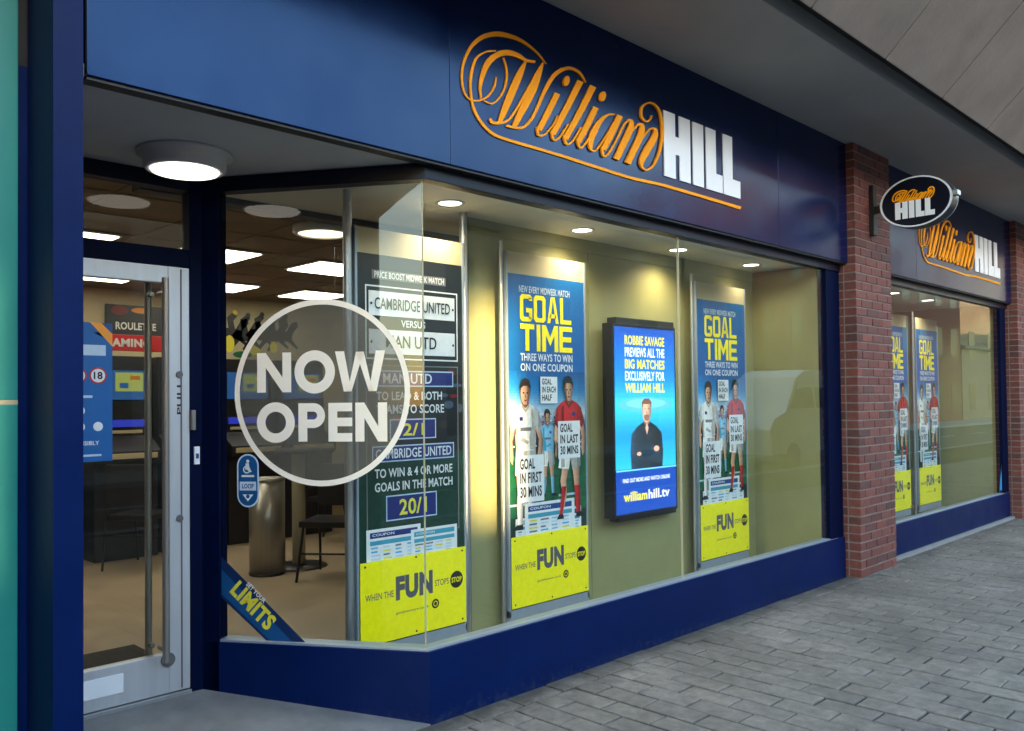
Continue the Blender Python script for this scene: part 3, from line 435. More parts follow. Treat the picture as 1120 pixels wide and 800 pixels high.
# ceiling grid
mb = MB()
for k in range(13): mb.box(-3.2+k*.6-.01, -3.2+k*.6+.01, 1.35, 6.0, 2.759, 2.765)
for k in range(9): mb.box(-3.2, 4.45, 1.2+k*.6-.01, 1.2+k*.6+.01, 2.7575, 2.759)
struct('ceiling_grid', mb, 'shopceil')
mb = MB(); mb.prism([sp(.04, -.03), (4.42, .03), (4.42, 1.2), (-.75, 1.2), sp(1.19, -.03)], 2.69, 2.74); struct('window_ceiling', mb, 'ceil_box')
mb = MB(); mb.box(-.9, 4.42, 1.2, 1.3, 2.655, 2.76); struct('bulkhead_beam', mb, 'bulk')
def wall(name, label, m, *b, **k):
    mb = MB(); mb.box(*b); return tag(build(name, mb, m), label, 'wall')
wall('back_wall', 'cream rear wall of the betting shop behind the gaming machines', 'cream', -3.2, 4.5, 6.0, 6.1, .11, 2.765)
wall('side_wall', 'cream side wall of the shop interior on the door side', 'cream', -3.3, -3.2, 1.05, 6.1, 0, 2.85)
wall('party_wall', 'cream party wall of the shop interior behind the brick pillar', 'cream', 4.5, 4.6, .11, 6.1, 0, 2.85)
wall('front_wall', 'cream inner wall left of the glass entrance door', 'cream', -3.2, -1.66, 1.05, 1.15, .11, 2.765)
# lobby
mb = MB(); mb.prism([(-1.66, -.03), (-.02, -.03), (-.02, .0), sp(1.2, 0), (-.73, 1.0), (-1.66, 1.0)], 2.712, 2.76); struct('lobby_ceiling', mb, 'lobby')
wall('lobby_wall', 'navy side wall of the entrance lobby behind the corner post', 'blue', -1.74, -1.66, .14, 1.05, 0, 2.76)
# mass above the shop, so the sky stays outside
mb = MB(); mb.box(-12, 40, .3, 10, 2.86, 3.75)
tag(build('upper_storey', mb, 'groove'), 'dark wall zone above the shop behind the navy fascia boards', 'building')

# canopy over the pavement
cn = thing('concrete_canopy', 'grey concrete canopy over the pavement with a dark groove and sloping outer slabs', 'canopy', (0, 0, 3.75))
mb = MB(); mb.box(-14, 42, -.895, 10, 3.75, 4.2); build('soffit_slab', mb, 'concrete', cn, .01)
mb = MB(); mb.box(-14, 42, -1.035, -.895, 3.86, 4.2); build('drip_groove', mb, 'groove', cn)  # recess roof coloured dark, standing in for the shade inside
mb = MB(); x = -13.4-.38
while x < 40:
    mb.profile_x([(-1.035, 3.75), (-2.6, 5.315), (-2.6, 6.6), (-2.45, 6.6), (-2.45, 5.45), (-1.035, 4.0)], x+.006, x+1.044); x += 1.05
build('sloping_slab', mb, 'slope', cn, .008)
mb = MB(); mb.profile_x([(-1.036, 3.80), (-2.44, 5.215), (-2.44, 6.55), (-1.036, 6.55)], -13.5, 39.5); build('backing', mb, 'groove', cn)

# teal neighbour
tl = thing('teal_shopfront', 'glossy teal cladding of the neighbouring shopfront with a pale horizontal joint', 'shopfront', (-4, .15, 0))
mb = MB(); mb.box(-14, -1.735, .135, .2, 0, 1.556); mb.box(-14, -1.735, .135, .2, 1.572, 3.75); build('cladding_panel', mb, 'teal', tl, .004)
mb = MB(); mb.box(-14, -1.735, .137, .2, 1.556, 1.572); build('joint_strip', mb, 'cream_board', tl)
mb = MB(); mb.box(-1.735, -1.70, .15, .2, 0, 3.75); build('edge_gasket', mb, 'black', tl)
# corner post
ps = thing('corner_post', 'tall navy metal post between the teal cladding and the entrance lobby', 'post', (-1.66, 0, 0))
mb = MB(); mb.box(-1.707, -1.613, -.146, .13, 0, 3.75); build('post_casing', mb, 'jamb', ps, .004)  # darker paint puts the shade of the post's sides into the colour
mb = MB(); mb.box(-1.706, -1.612, -.15, -.146, 0, 3.75); build('lighter_front', mb, 'blue', ps, .0015)  # thin added face that keeps the front lighter than the sides
mb = MB(); mb.box(-1.613, -1.575, -.03, .13, 2.72, 3.75); build('shadow_gap_strip', mb, 'black', ps)

# ================================================================== SHOPFRONT 1
sf = thing('shopfront', 'navy shopfront with splayed corner window, low riser and glass display panes', 'shopfront', (0, 0, 0))
mb = MB(); mb.prism([(0, 0), (4.615, 0), (4.615, .1), (.053, .1), sp(1.2, -.1), sp(1.2)], -.02, .345); build('riser', mb, 'riser', sf, .004)
mb = MB(); mb.prism([sp(.012, -.006), (.012, .012), (4.5, .012), (4.5, .09), (.048, .09), sp(1.12, -.09), sp(1.12, -.006)], .345, .357); build('sill', mb, 'grey_frame', sf, .002)
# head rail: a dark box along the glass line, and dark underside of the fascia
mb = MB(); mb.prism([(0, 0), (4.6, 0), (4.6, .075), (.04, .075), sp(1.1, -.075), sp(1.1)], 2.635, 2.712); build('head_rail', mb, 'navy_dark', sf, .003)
mb = MB(); mb.box(4.36, 4.61, .012, .09, .345, 2.635); build('jamb', mb, 'jamb', sf, .004)
mb = MB(); mb.prism([sp(1.107), sp(1.107, -.08), (-.56, 1.09), (-.73, 1.09), (-.73, 1.0), sp(1.2)], 0, 2.712); build('corner_mullion', mb, 'jamb', sf, .004)
for x0, x1, nm in ((.004, 2.190, 'window_glass'), (2.196, 4.362, 'window_glass')):
    mb = MB(); mb.box(x0, x1, .03, .042, .350, 2.640); build(nm, mb, 'glass', sf)
mb = MB(); mb.prism([sp(.0285, -.02), sp(.0285, -.032), sp(1.107, -.032), sp(1.107, -.02)], .350, 2.640); build('splay_glass', mb, 'glass', sf)
mb = MB(); mb.box(2.1895, 2.1965, .0292, .0428, .357, 2.635); build('silicone_joint', mb, 'cream_board', sf)
mb = MB(); mb.cyl((.006, .036, .357), (.006, .036, 2.635), .0045, n=8); build('corner_joint', mb, 'cream_board', sf)
# transom over the door
mb = MB(); mb.box(-1.66, -.73, 1.0, 1.08, 2.245, 2.335); build('transom_bar', mb, 'jamb', sf, .004)
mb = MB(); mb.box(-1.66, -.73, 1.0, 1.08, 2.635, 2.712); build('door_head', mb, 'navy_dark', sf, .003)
mb = MB(); mb.box(-1.66, -.73, 1.035, 1.045, 2.335, 2.635); build('transom_glass', mb, 'glass2', sf)
mb = MB(); mb.box(-1.66, -1.60, 1.0, 1.08, .1, 2.245); build('door_jamb', mb, 'blue', sf, .004)
mb = MB(); mb.box(-.712, -.684, .988, 1.0, 1.245, 1.335); pb = build('door_button', mb, 'white_letter', sf, .003)
mb = MB(); mb.box(-.705, -.691, .984, .988, 1.275, 1.30); build('push', mb, 'p_dblue', pb)
mb = MB(); mb.box(-.7285, -.7105, .975, 1.0, 1.42, 1.52); build('strike_plate', mb, 'steel', sf, .002)

# entrance door
dr = thing('entrance_door', 'aluminium framed glass door in the lobby with a full height pull bar', 'door', (-1.16, 1.02, .1))
Zb, Zt, XL, XR = .127, 2.240, -1.598, -.732
mb = MB(); mb.box(XR-.108, XR, 1.0, 1.05, Zb, Zt); mb.box(XL, XL+.108, 1.0, 1.05, Zb, Zt); mb.box(XL+.108, XR-.108, 1.0, 1.05, Zb, .318); mb.box(XL+.108, XR-.108, 1.0, 1.05, 2.155, Zt)
build('door_frame', mb, 'door_alu', dr, .004)
mb = MB(); mb.box(XL+.10, XR-.10, 1.022, 1.032, .31, 2.16); build('door_glass', mb, 'glass2', dr)
mb = MB(); mb.box(XR-.046, XR-.040, .996, 1.0, Zb+.01, Zt-.01); build('edge_seal', mb, 'bulk', dr)
mb = MB(); mb.cyl((-.885, .925, .30), (-.885, .925, 2.17), .017)
mb.cyl((-.885, .925, .36), (-.885, 1.0, .36), .012); mb.cyl((-.885, .925, 2.10), (-.885, 1.0, 2.10), .012); build('pull_bar', mb, 'steel', dr)
mb = MB(); mb.cyl((-.90, 1.10, .30), (-.90, 1.10, 2.17), .017)
mb.cyl((-.90, 1.10, .36), (-.90, 1.05, .36), .012); mb.cyl((-.90, 1.10, 2.10), (-.90, 1.05, 2.10), .012); build('pull_bar', mb, 'steel', dr)
mb = MB(); mb.cyl((-.845, .994, .29), (-.845, 1.0, .29), .035); build('bar_fixing', mb, 'bulk', dr)
mb = MB(); mb.box(-1.36, -1.06, .994, 1.0, .185, .275); lp = build('letter_plate', mb, 'plate', dr, .003)
mb = MB(); mb.box(-1.345, -1.075, .991, .994, .20, .26); build('letter_flap', mb, 'plate', lp, .002)
for z in (1.70, .98): build('lock_cylinder', MB().cyl((-.785, .992, z), (-.785, 1.0, z), .017), 'bulk', dr)
sh = Sheet(FA(-.785, .9992, 1.585)); sh.text('PULL', -.085, .085, -.012, .012, 'p_black', .02, rot=math.pi/2); sh.build('pull_lettering', dr)
mb = MB(); mb.box(-1.6, -.73, .985, 1.02, .098, .122); build('threshold', mb, 'alu', dr, .003)
mb = MB(); mb.box(-1.0, -.86, 1.05, 1.09, 2.165, 2.225); build('door_closer', mb, 'bulk', dr, .003)

# lobby lamp
ll = thing('lobby_light', 'round bulkhead lamp glowing on the lobby ceiling above the door', 'ceiling light', (-.915, .63, 2.712))
mb = MB(); mb.lathe((-.915, .63, 2.712), [(0, -.001), (.212, -.001), (.212, -.014), (.182, -.016), (.182, -.072), (.172, -.082), (.152, -.082), (.152, -.076)]); build('housing', mb, 'lobby', ll)
mb = MB(); mb.lathe((-.915, .63, 2.712), [(.154, -.078), (.146, -.089), (.11, -.095), (0, -.097)]); build('diffuser', mb, emit_mat('lamp_glow', (1, .93, .8), 3.4*K), ll)

# ================================================================== FASCIA
def fascia(name, label, x0, x1, lx):
    t = thing(name, label, 'shop sign', (x0, -.03, 2.712))
    mb = MB(); seams = [x0, x1]
    cuts = [x0]+[c+lx for c in (.11, 3.42) if x0+.5 < c+lx < x1-.5]+[x1]
    for a, b in zip(cuts, cuts[1:]): build('fascia_panel', MB().box(a+.0008, b-.0008, -.06, -.001, 2.712, 3.748), 'fascia', t, .003)
    build('backing_strip', MB().box(x0+.01, x1-.01, .0, .012, 2.72, 3.74), 'black', t)
    mb = MB(); mb.box(x0+.004, x1-.004, -.05, .012, 2.700, 2.712); build('drip_edge', mb, 'black', t)
    y0, y1 = -.068, -.061
    mb = MB()
    for st in STROKES:
        n = len(st)
        vs_ = []
        for a in st: vs_ += [(a[0]+lx, y0, a[1]), (a[2]+lx, y0, a[3]), (a[0]+lx, y1, a[1]), (a[2]+lx, y1, a[3])]
        fs = []
        for i in range(n-1):
            o = 4*i; fs += [(o, o+1, o+5, o+4), (o, o+4, o+6, o+2), (o+1, o+3, o+7, o+5), (o+2, o+6, o+7, o+3)]
        fs += [(0, 2, 3, 1), (4*n-4, 4*n-3, 4*n-1, 4*n-2)]
        mb.add(vs_, fs)
        y0 -= .00025
    for dt in DOTS:
        n = len(dt); mb.add([(x+lx, y0, z) for x, z in dt]+[(x+lx, y1, z) for x, z in dt], [tuple(range(n))]+[(i, (i+1) % n, n+(i+1) % n, n+i) for i in range(n)])
    build('script_lettering', mb, 'orange', t)
    build('block_lettering', hill_mb(lambda a, b, c: (a+lx, -.061-c, b), .008), 'white_letter', t, .001)
    return t
def hill_mb(f, dep, x0=1.907, zb=2.978, s=1):
    mb = MB()
    def blk(a, b, c, d):
        vs_ = [f(*p) for p in ((a, c, 0), (b, c, 0), (b, d, 0), (a, d, 0), (a, c, dep), (b, c, dep), (b, d, dep), (a, d, dep))]
        mb.add(vs_, [(3, 2, 1, 0), (4, 5, 6, 7), (0, 1, 5, 4), (1, 2, 6, 5), (2, 3, 7, 6), (3, 0, 4, 7)])
    def letter(pts):
        n = len(pts); vs_ = [f(a, b, 0) for a, b in pts]+[f(a, b, dep) for a, b in pts]
        mb.add(vs_, [tuple(range(n-1, -1, -1)), tuple(range(n, 2*n))]+[(i, (i+1) % n, n+(i+1) % n, n+i) for i in range(n)])
    X = lambda v: x0+(v-1.907)*s
    Z = lambda v: zb+(v-2.978)*s
    letter([(X(1.907), Z(2.978)), (X(2.033), Z(2.978)), (X(2.033), Z(3.139)), (X(2.080), Z(3.139)), (X(2.080), Z(2.978)), (X(2.206), Z(2.978)), (X(2.206), Z(3.402)), (X(2.080), Z(3.402)), (X(2.080), Z(3.256)), (X(2.033), Z(3.256)), (X(2.033), Z(3.402)), (X(1.907), Z(3.402))])
    letter([(X(2.239), Z(2.978)), (X(2.366), Z(2.978)), (X(2.366), Z(3.402)), (X(2.239), Z(3.402))])
    letter([(X(2.399), Z(2.978)), (X(2.604), Z(2.978)), (X(2.604), Z(3.102)), (X(2.522), Z(3.102)), (X(2.522), Z(3.402)), (X(2.399), Z(3.402))])
    letter([(X(2.617), Z(2.978)), (X(2.842), Z(2.978)), (X(2.842), Z(3.102)), (X(2.739), Z(3.102)), (X(2.739), Z(3.402)), (X(2.617), Z(3.402))])
    return mb
fascia('shop_sign', 'long navy fascia over the door and corner window with orange script and white HILL', -1.572, 4.64, 0)
fascia('shop_sign', 'navy fascia beyond the brick pillar with orange script and white HILL', 5.40, 9.60, 6.12)

# ================================================================== BRICK PILLARS
def pillar(label, x0, x1, rnd):
    t = thing('brick_pillar', label, 'pillar', ((x0+x1)/2, 0, 0))
    mb = MB(); c = .075; yf, yb = -.13, .25
    nrow = 50
    for r in range(nrow):
        z0 = r*c+.005; z1 = z0+.065
        xs = [x0]; L = .215; x = x0+(.1025+.01 if r % 2 else L+.01)
        cuts = [x0]
        while x < x1-.05: cuts.append(x); x += L+.01
        cuts.append(x1+.01)
        for a, b in zip(cuts, cuts[1:]):
            q = .003; dy = rnd.uniform(-.0025, .0025)
            mb2 = (a, b-.01)
            mb.box(mb2[0]+rnd.uniform(0, .002), mb2[1]-rnd.uniform(0, .002), yf+dy, yf+.1025, z0+rnd.uniform(0, .002), z1-rnd.uniform(0, .002))
        # return faces: the header or stretcher behind the corner brick
        for xa, xb in ((x0, x0+.1), (x1-.1, x1)):
            mb.box(xa, xb, yf+.1125, yb, z0, z1)
    build('brickwork', mb, 'brick', t, .0035)
    mb = MB(); mb.box(x0+.006, x1-.006, yf+.007, yb-.01, 0, 3.75); build('mortar_core', mb, 'mortar', t)
    return t
pillar('red brick pillar between the two navy shopfronts', 4.628, 5.398, random.Random(5))
pillar('second red brick pillar past the far window', 9.42, 10.19, random.Random(6))
wall('far_wall', 'plain shopfront wall beyond the second brick pillar', 'brownwall', 10.19, 40, .05, .3, 0, 3.75)

# ================================================================== SHOPFRONT 2
s2 = thing('shopfront', 'smaller navy shopfront beyond the first brick pillar with a single display window', 'shopfront', (7.4, 0, 0))
mb = MB(); mb.box(5.40, 9.415, 0, .1, -.02, .325); build('riser', mb, 'riser', s2, .004)
mb = MB(); mb.box(5.42, 9.40, .012, .09, .325, .337); build('sill', mb, 'grey_frame', s2, .002)
mb = MB(); mb.box(5.40, 9.415, .0, .075, 2.635, 2.712); build('head_rail', mb, 'navy_dark', s2, .003)
for a, b in ((9.20, 9.412), (5.402, 5.60)): mb = MB(); mb.box(a, b, .012, .09, .325, 2.635); build('jamb', mb, 'jamb', s2, .004)
mb = MB(); mb.box(5.59, 9.21, .03, .042, .33, 2.64); build('window_glass', mb, 'glass', s2)
mb = MB(); mb.box(5.4, 9.42, -.05, 0, -.02, .028); build('base_strip', mb, 'kerb', s2, .004)
mb = MB(); mb.box(5.35, 9.5, .11, 2.6, .0, .11); struct('floor', mb, 'vinyl')
mb = MB(); mb.box(5.35, 9.5, .03, 2.6, 2.69, 2.74); struct('window_ceiling', mb, 'ceil_box')
wall('rear_wall', 'dim brown rear wall inside the far display window', 'brownwall', 5.35, 9.5, 2.5, 2.6, .11, 2.69)
wall('return_wall', 'olive return wall at the far end of the second display window', 'panel', 9.22, 9.5, .09, 2.5, .11, 2.69)
wall('return_wall', 'olive return wall behind the first brick pillar in the second window', 'panel', 5.35, 5.45, .11, 2.5, .11, 2.69)

# projecting oval sign
def ellipse_x(mb, x0, x1, cy_, cz, ry, rz, n=40):
    vs_ = [(x, cy_+ry*math.cos(2*math.pi*k/n), cz+rz*math.sin(2*math.pi*k/n)) for x in (x0, x1) for k in range(n)]
    mb.add(vs_[:n], [tuple(range(n))]); mb.add(vs_[n:], [tuple(range(n))])
    mb.add(vs_, [(k, (k+1) % n, n+(k+1) % n, n+k) for k in range(n)], 0, True)
ov = thing('projecting_sign', 'navy oval projecting sign with a white rim on a bracket from the brick pillar', 'sign', (4.97, -.13, 3.2))
oc, oz, ory, orz = -.535, 3.205, .295, .215
mb = MB(); ellipse_x(mb, 4.90, 5.04, oc, oz, ory, orz); build('sign_body', mb, 'oval', ov)
n = 44
for x in (4.893, 5.047):
    mb = MB()
    for k in range(n):
        a = 2*math.pi*k/n; b = 2*math.pi*(k+1)/n
        q = lambda t, s, xx: (xx, oc+(ory*s)*math.cos(t), oz+(orz*s)*math.sin(t))
        w = .945; xo = x; xi = 4.90 if x < 5 else 5.04
        mb.add([q(a, 1.0, xo), q(b, 1.0, xo), q(b, w, xo), q(a, w, xo), q(a, 1.0, xi), q(b, 1.0, xi), q(b, w, xi), q(a, w, xi)], [(0, 1, 2, 3), (0, 4, 5, 1), (3, 2, 6, 7)])
    build('sign_rim', mb, 'whiterim', ov)
mb = MB(); mb.cyl((4.97, oc-ory-.01, oz+.03), (4.97, oc-ory+.05, oz+.03), .03); mb.box(4.93, 5.01, oc-ory-.03, oc-ory+.02, oz+.01, oz+.05); build('end_cap', mb, 'alu', ov, .003)
mb = MB(); mb.box(4.93, 5.01, -.17, -.13, 2.98, 3.42); mb.box(4.945, 4.995, oc+ory-.05, -.15, 3.17, 3.23); build('bracket', mb, 'black', ov, .003)
sc = .345
fo = Frame((4.896, oc, oz), (0, -1, 0), (0, 0, 1), (-1, 0, 0))
mb = MB(); kk = 0
sx = .345/2.67*.95
for st in STROKES[:1]+STROKES[2:]:
    n = len(st); vs_ = []
    for a in st:
        # thicken the thin strokes so that they read at this size
        cx_, cz_ = (a[0]+a[2])/2, (a[1]+a[3])/2; hx, hz = (a[0]-a[2])/2, (a[1]-a[3])/2
        hl = math.hypot(hx, hz) or 1; q = max(1, .03/hl); hx *= q; hz *= q
        for s_ in (1, -1): vs_.append(fo.at((cx_+s_*hx-1.05)*.2-.012, (cz_+s_*hz-3.30)*.20+.075, .002+kk*.0001))
    mb.add(vs_, [(2*i, 2*i+1, 2*i+3, 2*i+2) for i in range(n-1)]); kk += 1
build('script_lettering', mb, 'orange', ov, recalc=False)
build('block_lettering', hill_mb(lambda a, b, c: tuple(fo.at(a, b, .001+c)), .004, -.165, -.135, .345), 'white_letter', ov)
# ================================================================== DISPLAY WINDOW
dp = thing('display_board', 'olive display board lining the back and side of the shop window', 'display board', (2.6, .7, .11))
mb = MB()
for a, b in ((.90, 2.05), (2.054, 3.2), (3.204, 4.352)): mb.box(a, b, .70, .72, .11, 2.60)
build('back_panel', mb, 'panel', dp, .002)
mb = MB(); mb.box(4.352, 4.38, .09, .72, .11, 2.66); build('side_panel', mb, 'panel', dp, .002)
mb = MB(); mb.box(.895, 4.352, .695, .73, 2.60, 2.69); build('top_trim', mb, 'panel', dp)
mb = MB(); mb.box(.88, .90, .695, .74, .11, 2.69); build('edge_trim', mb, 'bulk', dp)

def downlight(x, y, z, label, w):
    t = thing('downlight', label, 'downlight', (x, y, z), 0, 'downlights in the window ceiling')
    mb = MB(); mb.lathe((x, y, z), [(.085, -.0005), (.085, -.006), (.068, -.007), (.062, -.002)]); build('trim_ring', mb, 'white_letter', t)
    mb = MB(); mb.lathe((x, y, z), [(.064, -.004), (.03, -.006), (0, -.0065)]); build('lamp_disc', mb, 'downglow', t)
    l = bpy.data.lights.new('downlight_lamp', 'SPOT'); l.energy = w*K; l.color = (1, .80, .50); l.spot_size = R(150); l.spot_blend = .9; l.shadow_soft_size = .06
    o = bpy.data.objects.new('downlight_lamp', l); COL.objects.link(o); o.parent = t; o.location = (0, 0, -.03)
M['downglow'] = emit_mat('downlight_glow', (1, .95, .85), 9*K)
DLW = {3.95: 15, .57: 46}
for x, lab in ((.57, 'downlight above the black odds poster at the window corner'), (1.735, 'downlight between the first football poster and the screen'),
               (2.86, 'downlight in the window ceiling past the screen'), (3.95, 'downlight nearest the brick pillar in the first window ceiling')):
    downlight(x, .48, 2.69, lab, DLW.get(x, 52))
downlight(6.95, .45, 2.69, 'downlight in the far window nearest the brick pillar', 36); downlight(8.0, .45, 2.69, 'downlight in the far window above the right poster', 36)

def glow(n, r, g, b, s=1.0): M[n] = emit_mat('screen_'+n, lin(r, g, b), s*KS); M[n].node_tree.nodes['Principled BSDF'].inputs['Base Color'].default_value = (.01, .01, .01, 1)
# printed figures: flat ink on paper
def player(s, u, v, h, shirt, shade, shorts, sock, hair, face=1, run=0, lean=0, W=.735):
    RGB = {'p_kit': (240, 238, 234), 'p_sky': (132, 190, 226), 'p_red': (200, 34, 38), 'p_navy': (40, 48, 110)}; SK = (222, 168, 136)
    q = lambda pts: [(min(W-.003, max(.003, u+(a+lean*b)*h*face*.68)), v+b*h) for a, b in pts]
    e = lambda a, b, ra, rb, m, n=14: s.poly(q([(a+ra*math.cos(2*math.pi*k/n), b+rb*math.sin(2*math.pi*k/n)) for k in range(n)]), m)
    # far leg and near leg: thigh, knee, calf, boot
    s.shade(q([(-.14, .40), (-.01, .42), (-.035, .27), (-.05, .16), (-.06, .03), (-.12, .03), (-.135, .17), (-.125, .26)]), SK)
    s.shade(q([(.0, .42), (.13, .40), (.10+run*.10, .27), (.12+run*.04, .16), (.10+run*.14, .03), (.04+run*.16, .03), (.035+run*.06, .17), (.01+run*.10, .27)]), SK)
    s.up()
    s.shade(q([(-.128, .23), (-.04, .23), (-.055, .03), (-.125, .03)]), RGB[sock]); s.shade(q([(.025+run*.08, .23), (.105+run*.07, .23), (.10+run*.14, .03), (.04+run*.16, .03)]), RGB[sock])
    s.poly(q([(-.14, .035), (-.05, .035), (-.05, .0), (-.19, .0)]), 'p_black'); s.poly(q([(.03+run*.16, .035), (.11+run*.14, .035), (.15+run*.14, .0), (.02+run*.16, .0)]), 'p_black')
    s.shade(q([(-.155, .37), (-.015, .345), (.01, .43), (.04, .35), (.165+run*.05, .365), (.14, .56), (-.135, .56)]), RGB[shorts])
    s.up(); s.poly(q([(-.015, .345), (.01, .43), (.02, .55), (-.03, .55), (-.05, .40)]), 'p_shade'); s.poly(q([(.10, .37), (.165, .365), (.14, .55), (.10, .55)]), 'p_shade')
    # arms
    s.shade(q([(-.17, .74), (-.215, .70), (-.25, .60), (-.225, .47), (-.19, .44), (-.175, .49), (-.19, .60), (-.14, .68)]), SK)
    if run: s.shade(q([(.17, .74), (.235, .66), (.25, .57), (.15, .52), (.05, .56), (.06, .60), (.15, .59), (.16, .66)]), SK)
    else: s.shade(q([(.17, .74), (.225, .68), (.255, .59), (.23, .47), (.19, .44), (.17, .50), (.195, .60), (.14, .68)]), SK)
    s.poly(q([(-.045, .80), (.045, .80), (.05, .88), (-.045, .88)]), 'p_dskin')
    s.up()
    s.shade(q([(-.135, .53), (.135, .53), (.15, .62), (.135, .70), (.19, .645), (.24, .69), (.195, .795), (.13, .83), (.055, .85), (.0, .82), (-.055, .85), (-.13, .83), (-.195, .795), (-.24, .69), (-.19, .645), (-.135, .70), (-.15, .62)]), RGB[shirt], (.8, .97, 1.04, 1.0, .95, .88, .78, .62))
    s.up()
    s.poly(q([(.06, .54), (.13, .535), (.145, .62), (.13, .70), (.12, .80), (.08, .82), (.09, .70), (.05, .62)]), shade)
    s.poly(q([(-.135, .54), (-.10, .54), (-.125, .62), (-.11, .70), (-.135, .69), (-.148, .62)]), shade)
    s.poly(q([(-.08, .60), (.02, .575), (.05, .59), (-.05, .625)]), shade); s.poly(q([(-.24, .69), (-.19, .645), (-.18, .665), (-.225, .71)]), shade); s.poly(q([(.24, .69), (.19, .645), (.18, .665), (.225, .71)]), shade)
    s.poly(q([(-.05, .85), (0, .815), (.05, .85), (.065, .835), (0, .79), (-.065, .835)]), shade); s.rect(*sorted((q([(-.09, .7)])[0][0], q([(-.04, .7)])[0][0])), v+.735*h, v+.762*h, 'p_navy'); s.rect(*sorted((q([(-.08, .7)])[0][0], q([(.08, .7)])[0][0])), v+.665*h, v+.69*h, 'p_grey')
    # head
    s.shade(q([(-.062, .955), (-.068, .92), (-.055, .875), (-.025, .845), (.02, .845), (.052, .875), (.066, .92), (.062, .955), (.04, .99), (-.04, .99)]), SK)
    s.up(); s.poly(q([(.025, .985), (.062, .955), (.066, .92), (.052, .875), (.02, .845), (.028, .88), (.036, .93)]), 'p_dskin')
    s.poly(q([(-.072, .925), (-.08, .975), (-.05, 1.015), (.0, 1.028), (.05, 1.015), (.078, .97), (.072, .92), (.060, .955), (.035, .972), (-.03, .972), (-.058, .958)]), hair)
    e(-.027, .925, .015, .006, 'p_hair', 8); e(.027, .925, .015, .006, 'p_hair', 8); s.poly(q([(-.02, .878), (.02, .878), (.012, .868), (-.012, .868)]), 'p_dred'); s.poly(q([(-.004, .92), (.012, .892), (-.006, .892)]), 'p_dskin')
def card(s, u0, u1, v0, v1, lines):
    s.up(); s.rect(u0, u1, v0, v1, 'p_white'); s.up(); n = len(lines); h = (v1-v0)/(n+.35)
    for i, t in enumerate(lines):
        w = (u1-u0)*.82*min(1, len(t)/7+.12); s.text(t, u0+.09*(u1-u0), u0+.09*(u1-u0)+w, v1-h*(i+1)+.0, v1-h*(i+.22), 'p_black', .03)
def fun_panel(s, W, H):
    s.rect(0, W, 0, H, 'p_fun'); s.up()
    s.text('WHEN THE', .04*W, .29*W, .53*H, .61*H, 'p_funink', .01); s.text('FUN', .31*W, .66*W, .47*H, .77*H, 'p_funink', .06); s.text('STOPS', .68*W, .82*W, .55*H, .63*H, 'p_funink', .01)
    s.text('gambleaware.co.uk', .31*W, .62*W, .295*H, .335*H, 'p_funink', .01)
    s.ell(.90*W, .585*H, .066*W, .066*W, 'p_black'); s.ell(.685*W, .33*H, .036*W, .036*W, 'p_black'); s.up()
    s.text('STOP', .848*W, .952*W, .55*H, .62*H, 'p_fun', .03); s.ring(.685*W, .33*H, .015*W, .022*W, 'p_fun', 16)
    for a, b in ((.04, .95), (.5, .97), (.96, .95), (.04, .05), (.5, .04), (.96, .05)): s.ell(a*W, b*H, .009*W, .009*W, 'p_black', 10)
def leaflet(x0, w, z0, z1, y, head, label, tilt=0):
    fr = FA(x0, y, z0); s = Sheet(fr, .0004); H = z1-z0
    s.rect(0, w, 0, H, 'p_white'); s.up(); s.rect(.06*w, .94*w, H*.80, H*.93, head); s.rect(.06*w, .94*w, H*.64, H*.74, 'p_teal')
    rr = random.Random(int(x0*1000))
    for i in range(4):
        for j in range(7): s.rect((.08+.22*i)*w, (.08+.22*i+rr.uniform(.1, .18))*w, H*(.56-.085*j), H*(.60-.085*j), rr.choice(['p_pale', 'p_lblue', 'p_grey', 'p_pale', 'p_sky', 's_yel']))
    s.up(); s.text('COUPON', .10*w, .5*w, H*.84, H*.90, 'p_white', .02)
    s.mb.box(x0, x0+w, y+.0004, y+.0025, z0, z1, s.mi('p_white'))
    return tag(s.build('coupon_leaflet'), label, 'leaflet', 'coupon leaflets in the poster pockets')
def stand(name, label, x0, x1, poles, art, ytop=2.50):
    """a floor to ceiling display: header board, frame, print and the yellow pocket"""
    t = thing(name, label, 'poster', ((x0+x1)/2, .6, .11), 0, 'framed posters in the windows' if name == 'football_poster' else None)
    W = x1-x0
    mb = MB(); mb.box(x0-.014, x0, .598, .655, .19, ytop); mb.box(x1, x1+.016, .598, .655, .19, ytop); mb.box(x0-.014, x1+.016, .598, .655, .165, .235); build('frame', mb, 'grey_frame', t, .002)
    mb = MB(); mb.box(x0, x1, .606, .65, 2.36, ytop); build('header_board', mb, 'cream_board', t, .002)
    mb = MB()
    for px in poles: mb.cyl((px, .63, .11), (px, .63, 2.69 if name != 'football_poster' else 2.56), .025 if name != 'football_poster' else .014, n=16)
    build('pole', mb, 'alu', t)
    s = Sheet(FA(x0, .604, .235)); art(s, W); s.mb.box(x0, x1, .6045, .65, .235, 2.36, s.mi('p_dblue')); s.build('poster_print', t)
    s = Sheet(FA(x0, .590, .245)); fun_panel(s, W, .445); s.mb.box(x0, x1, .5902, .594, .245, .69, s.mi('p_fun')); s.build('yellow_pocket', t)
    return t
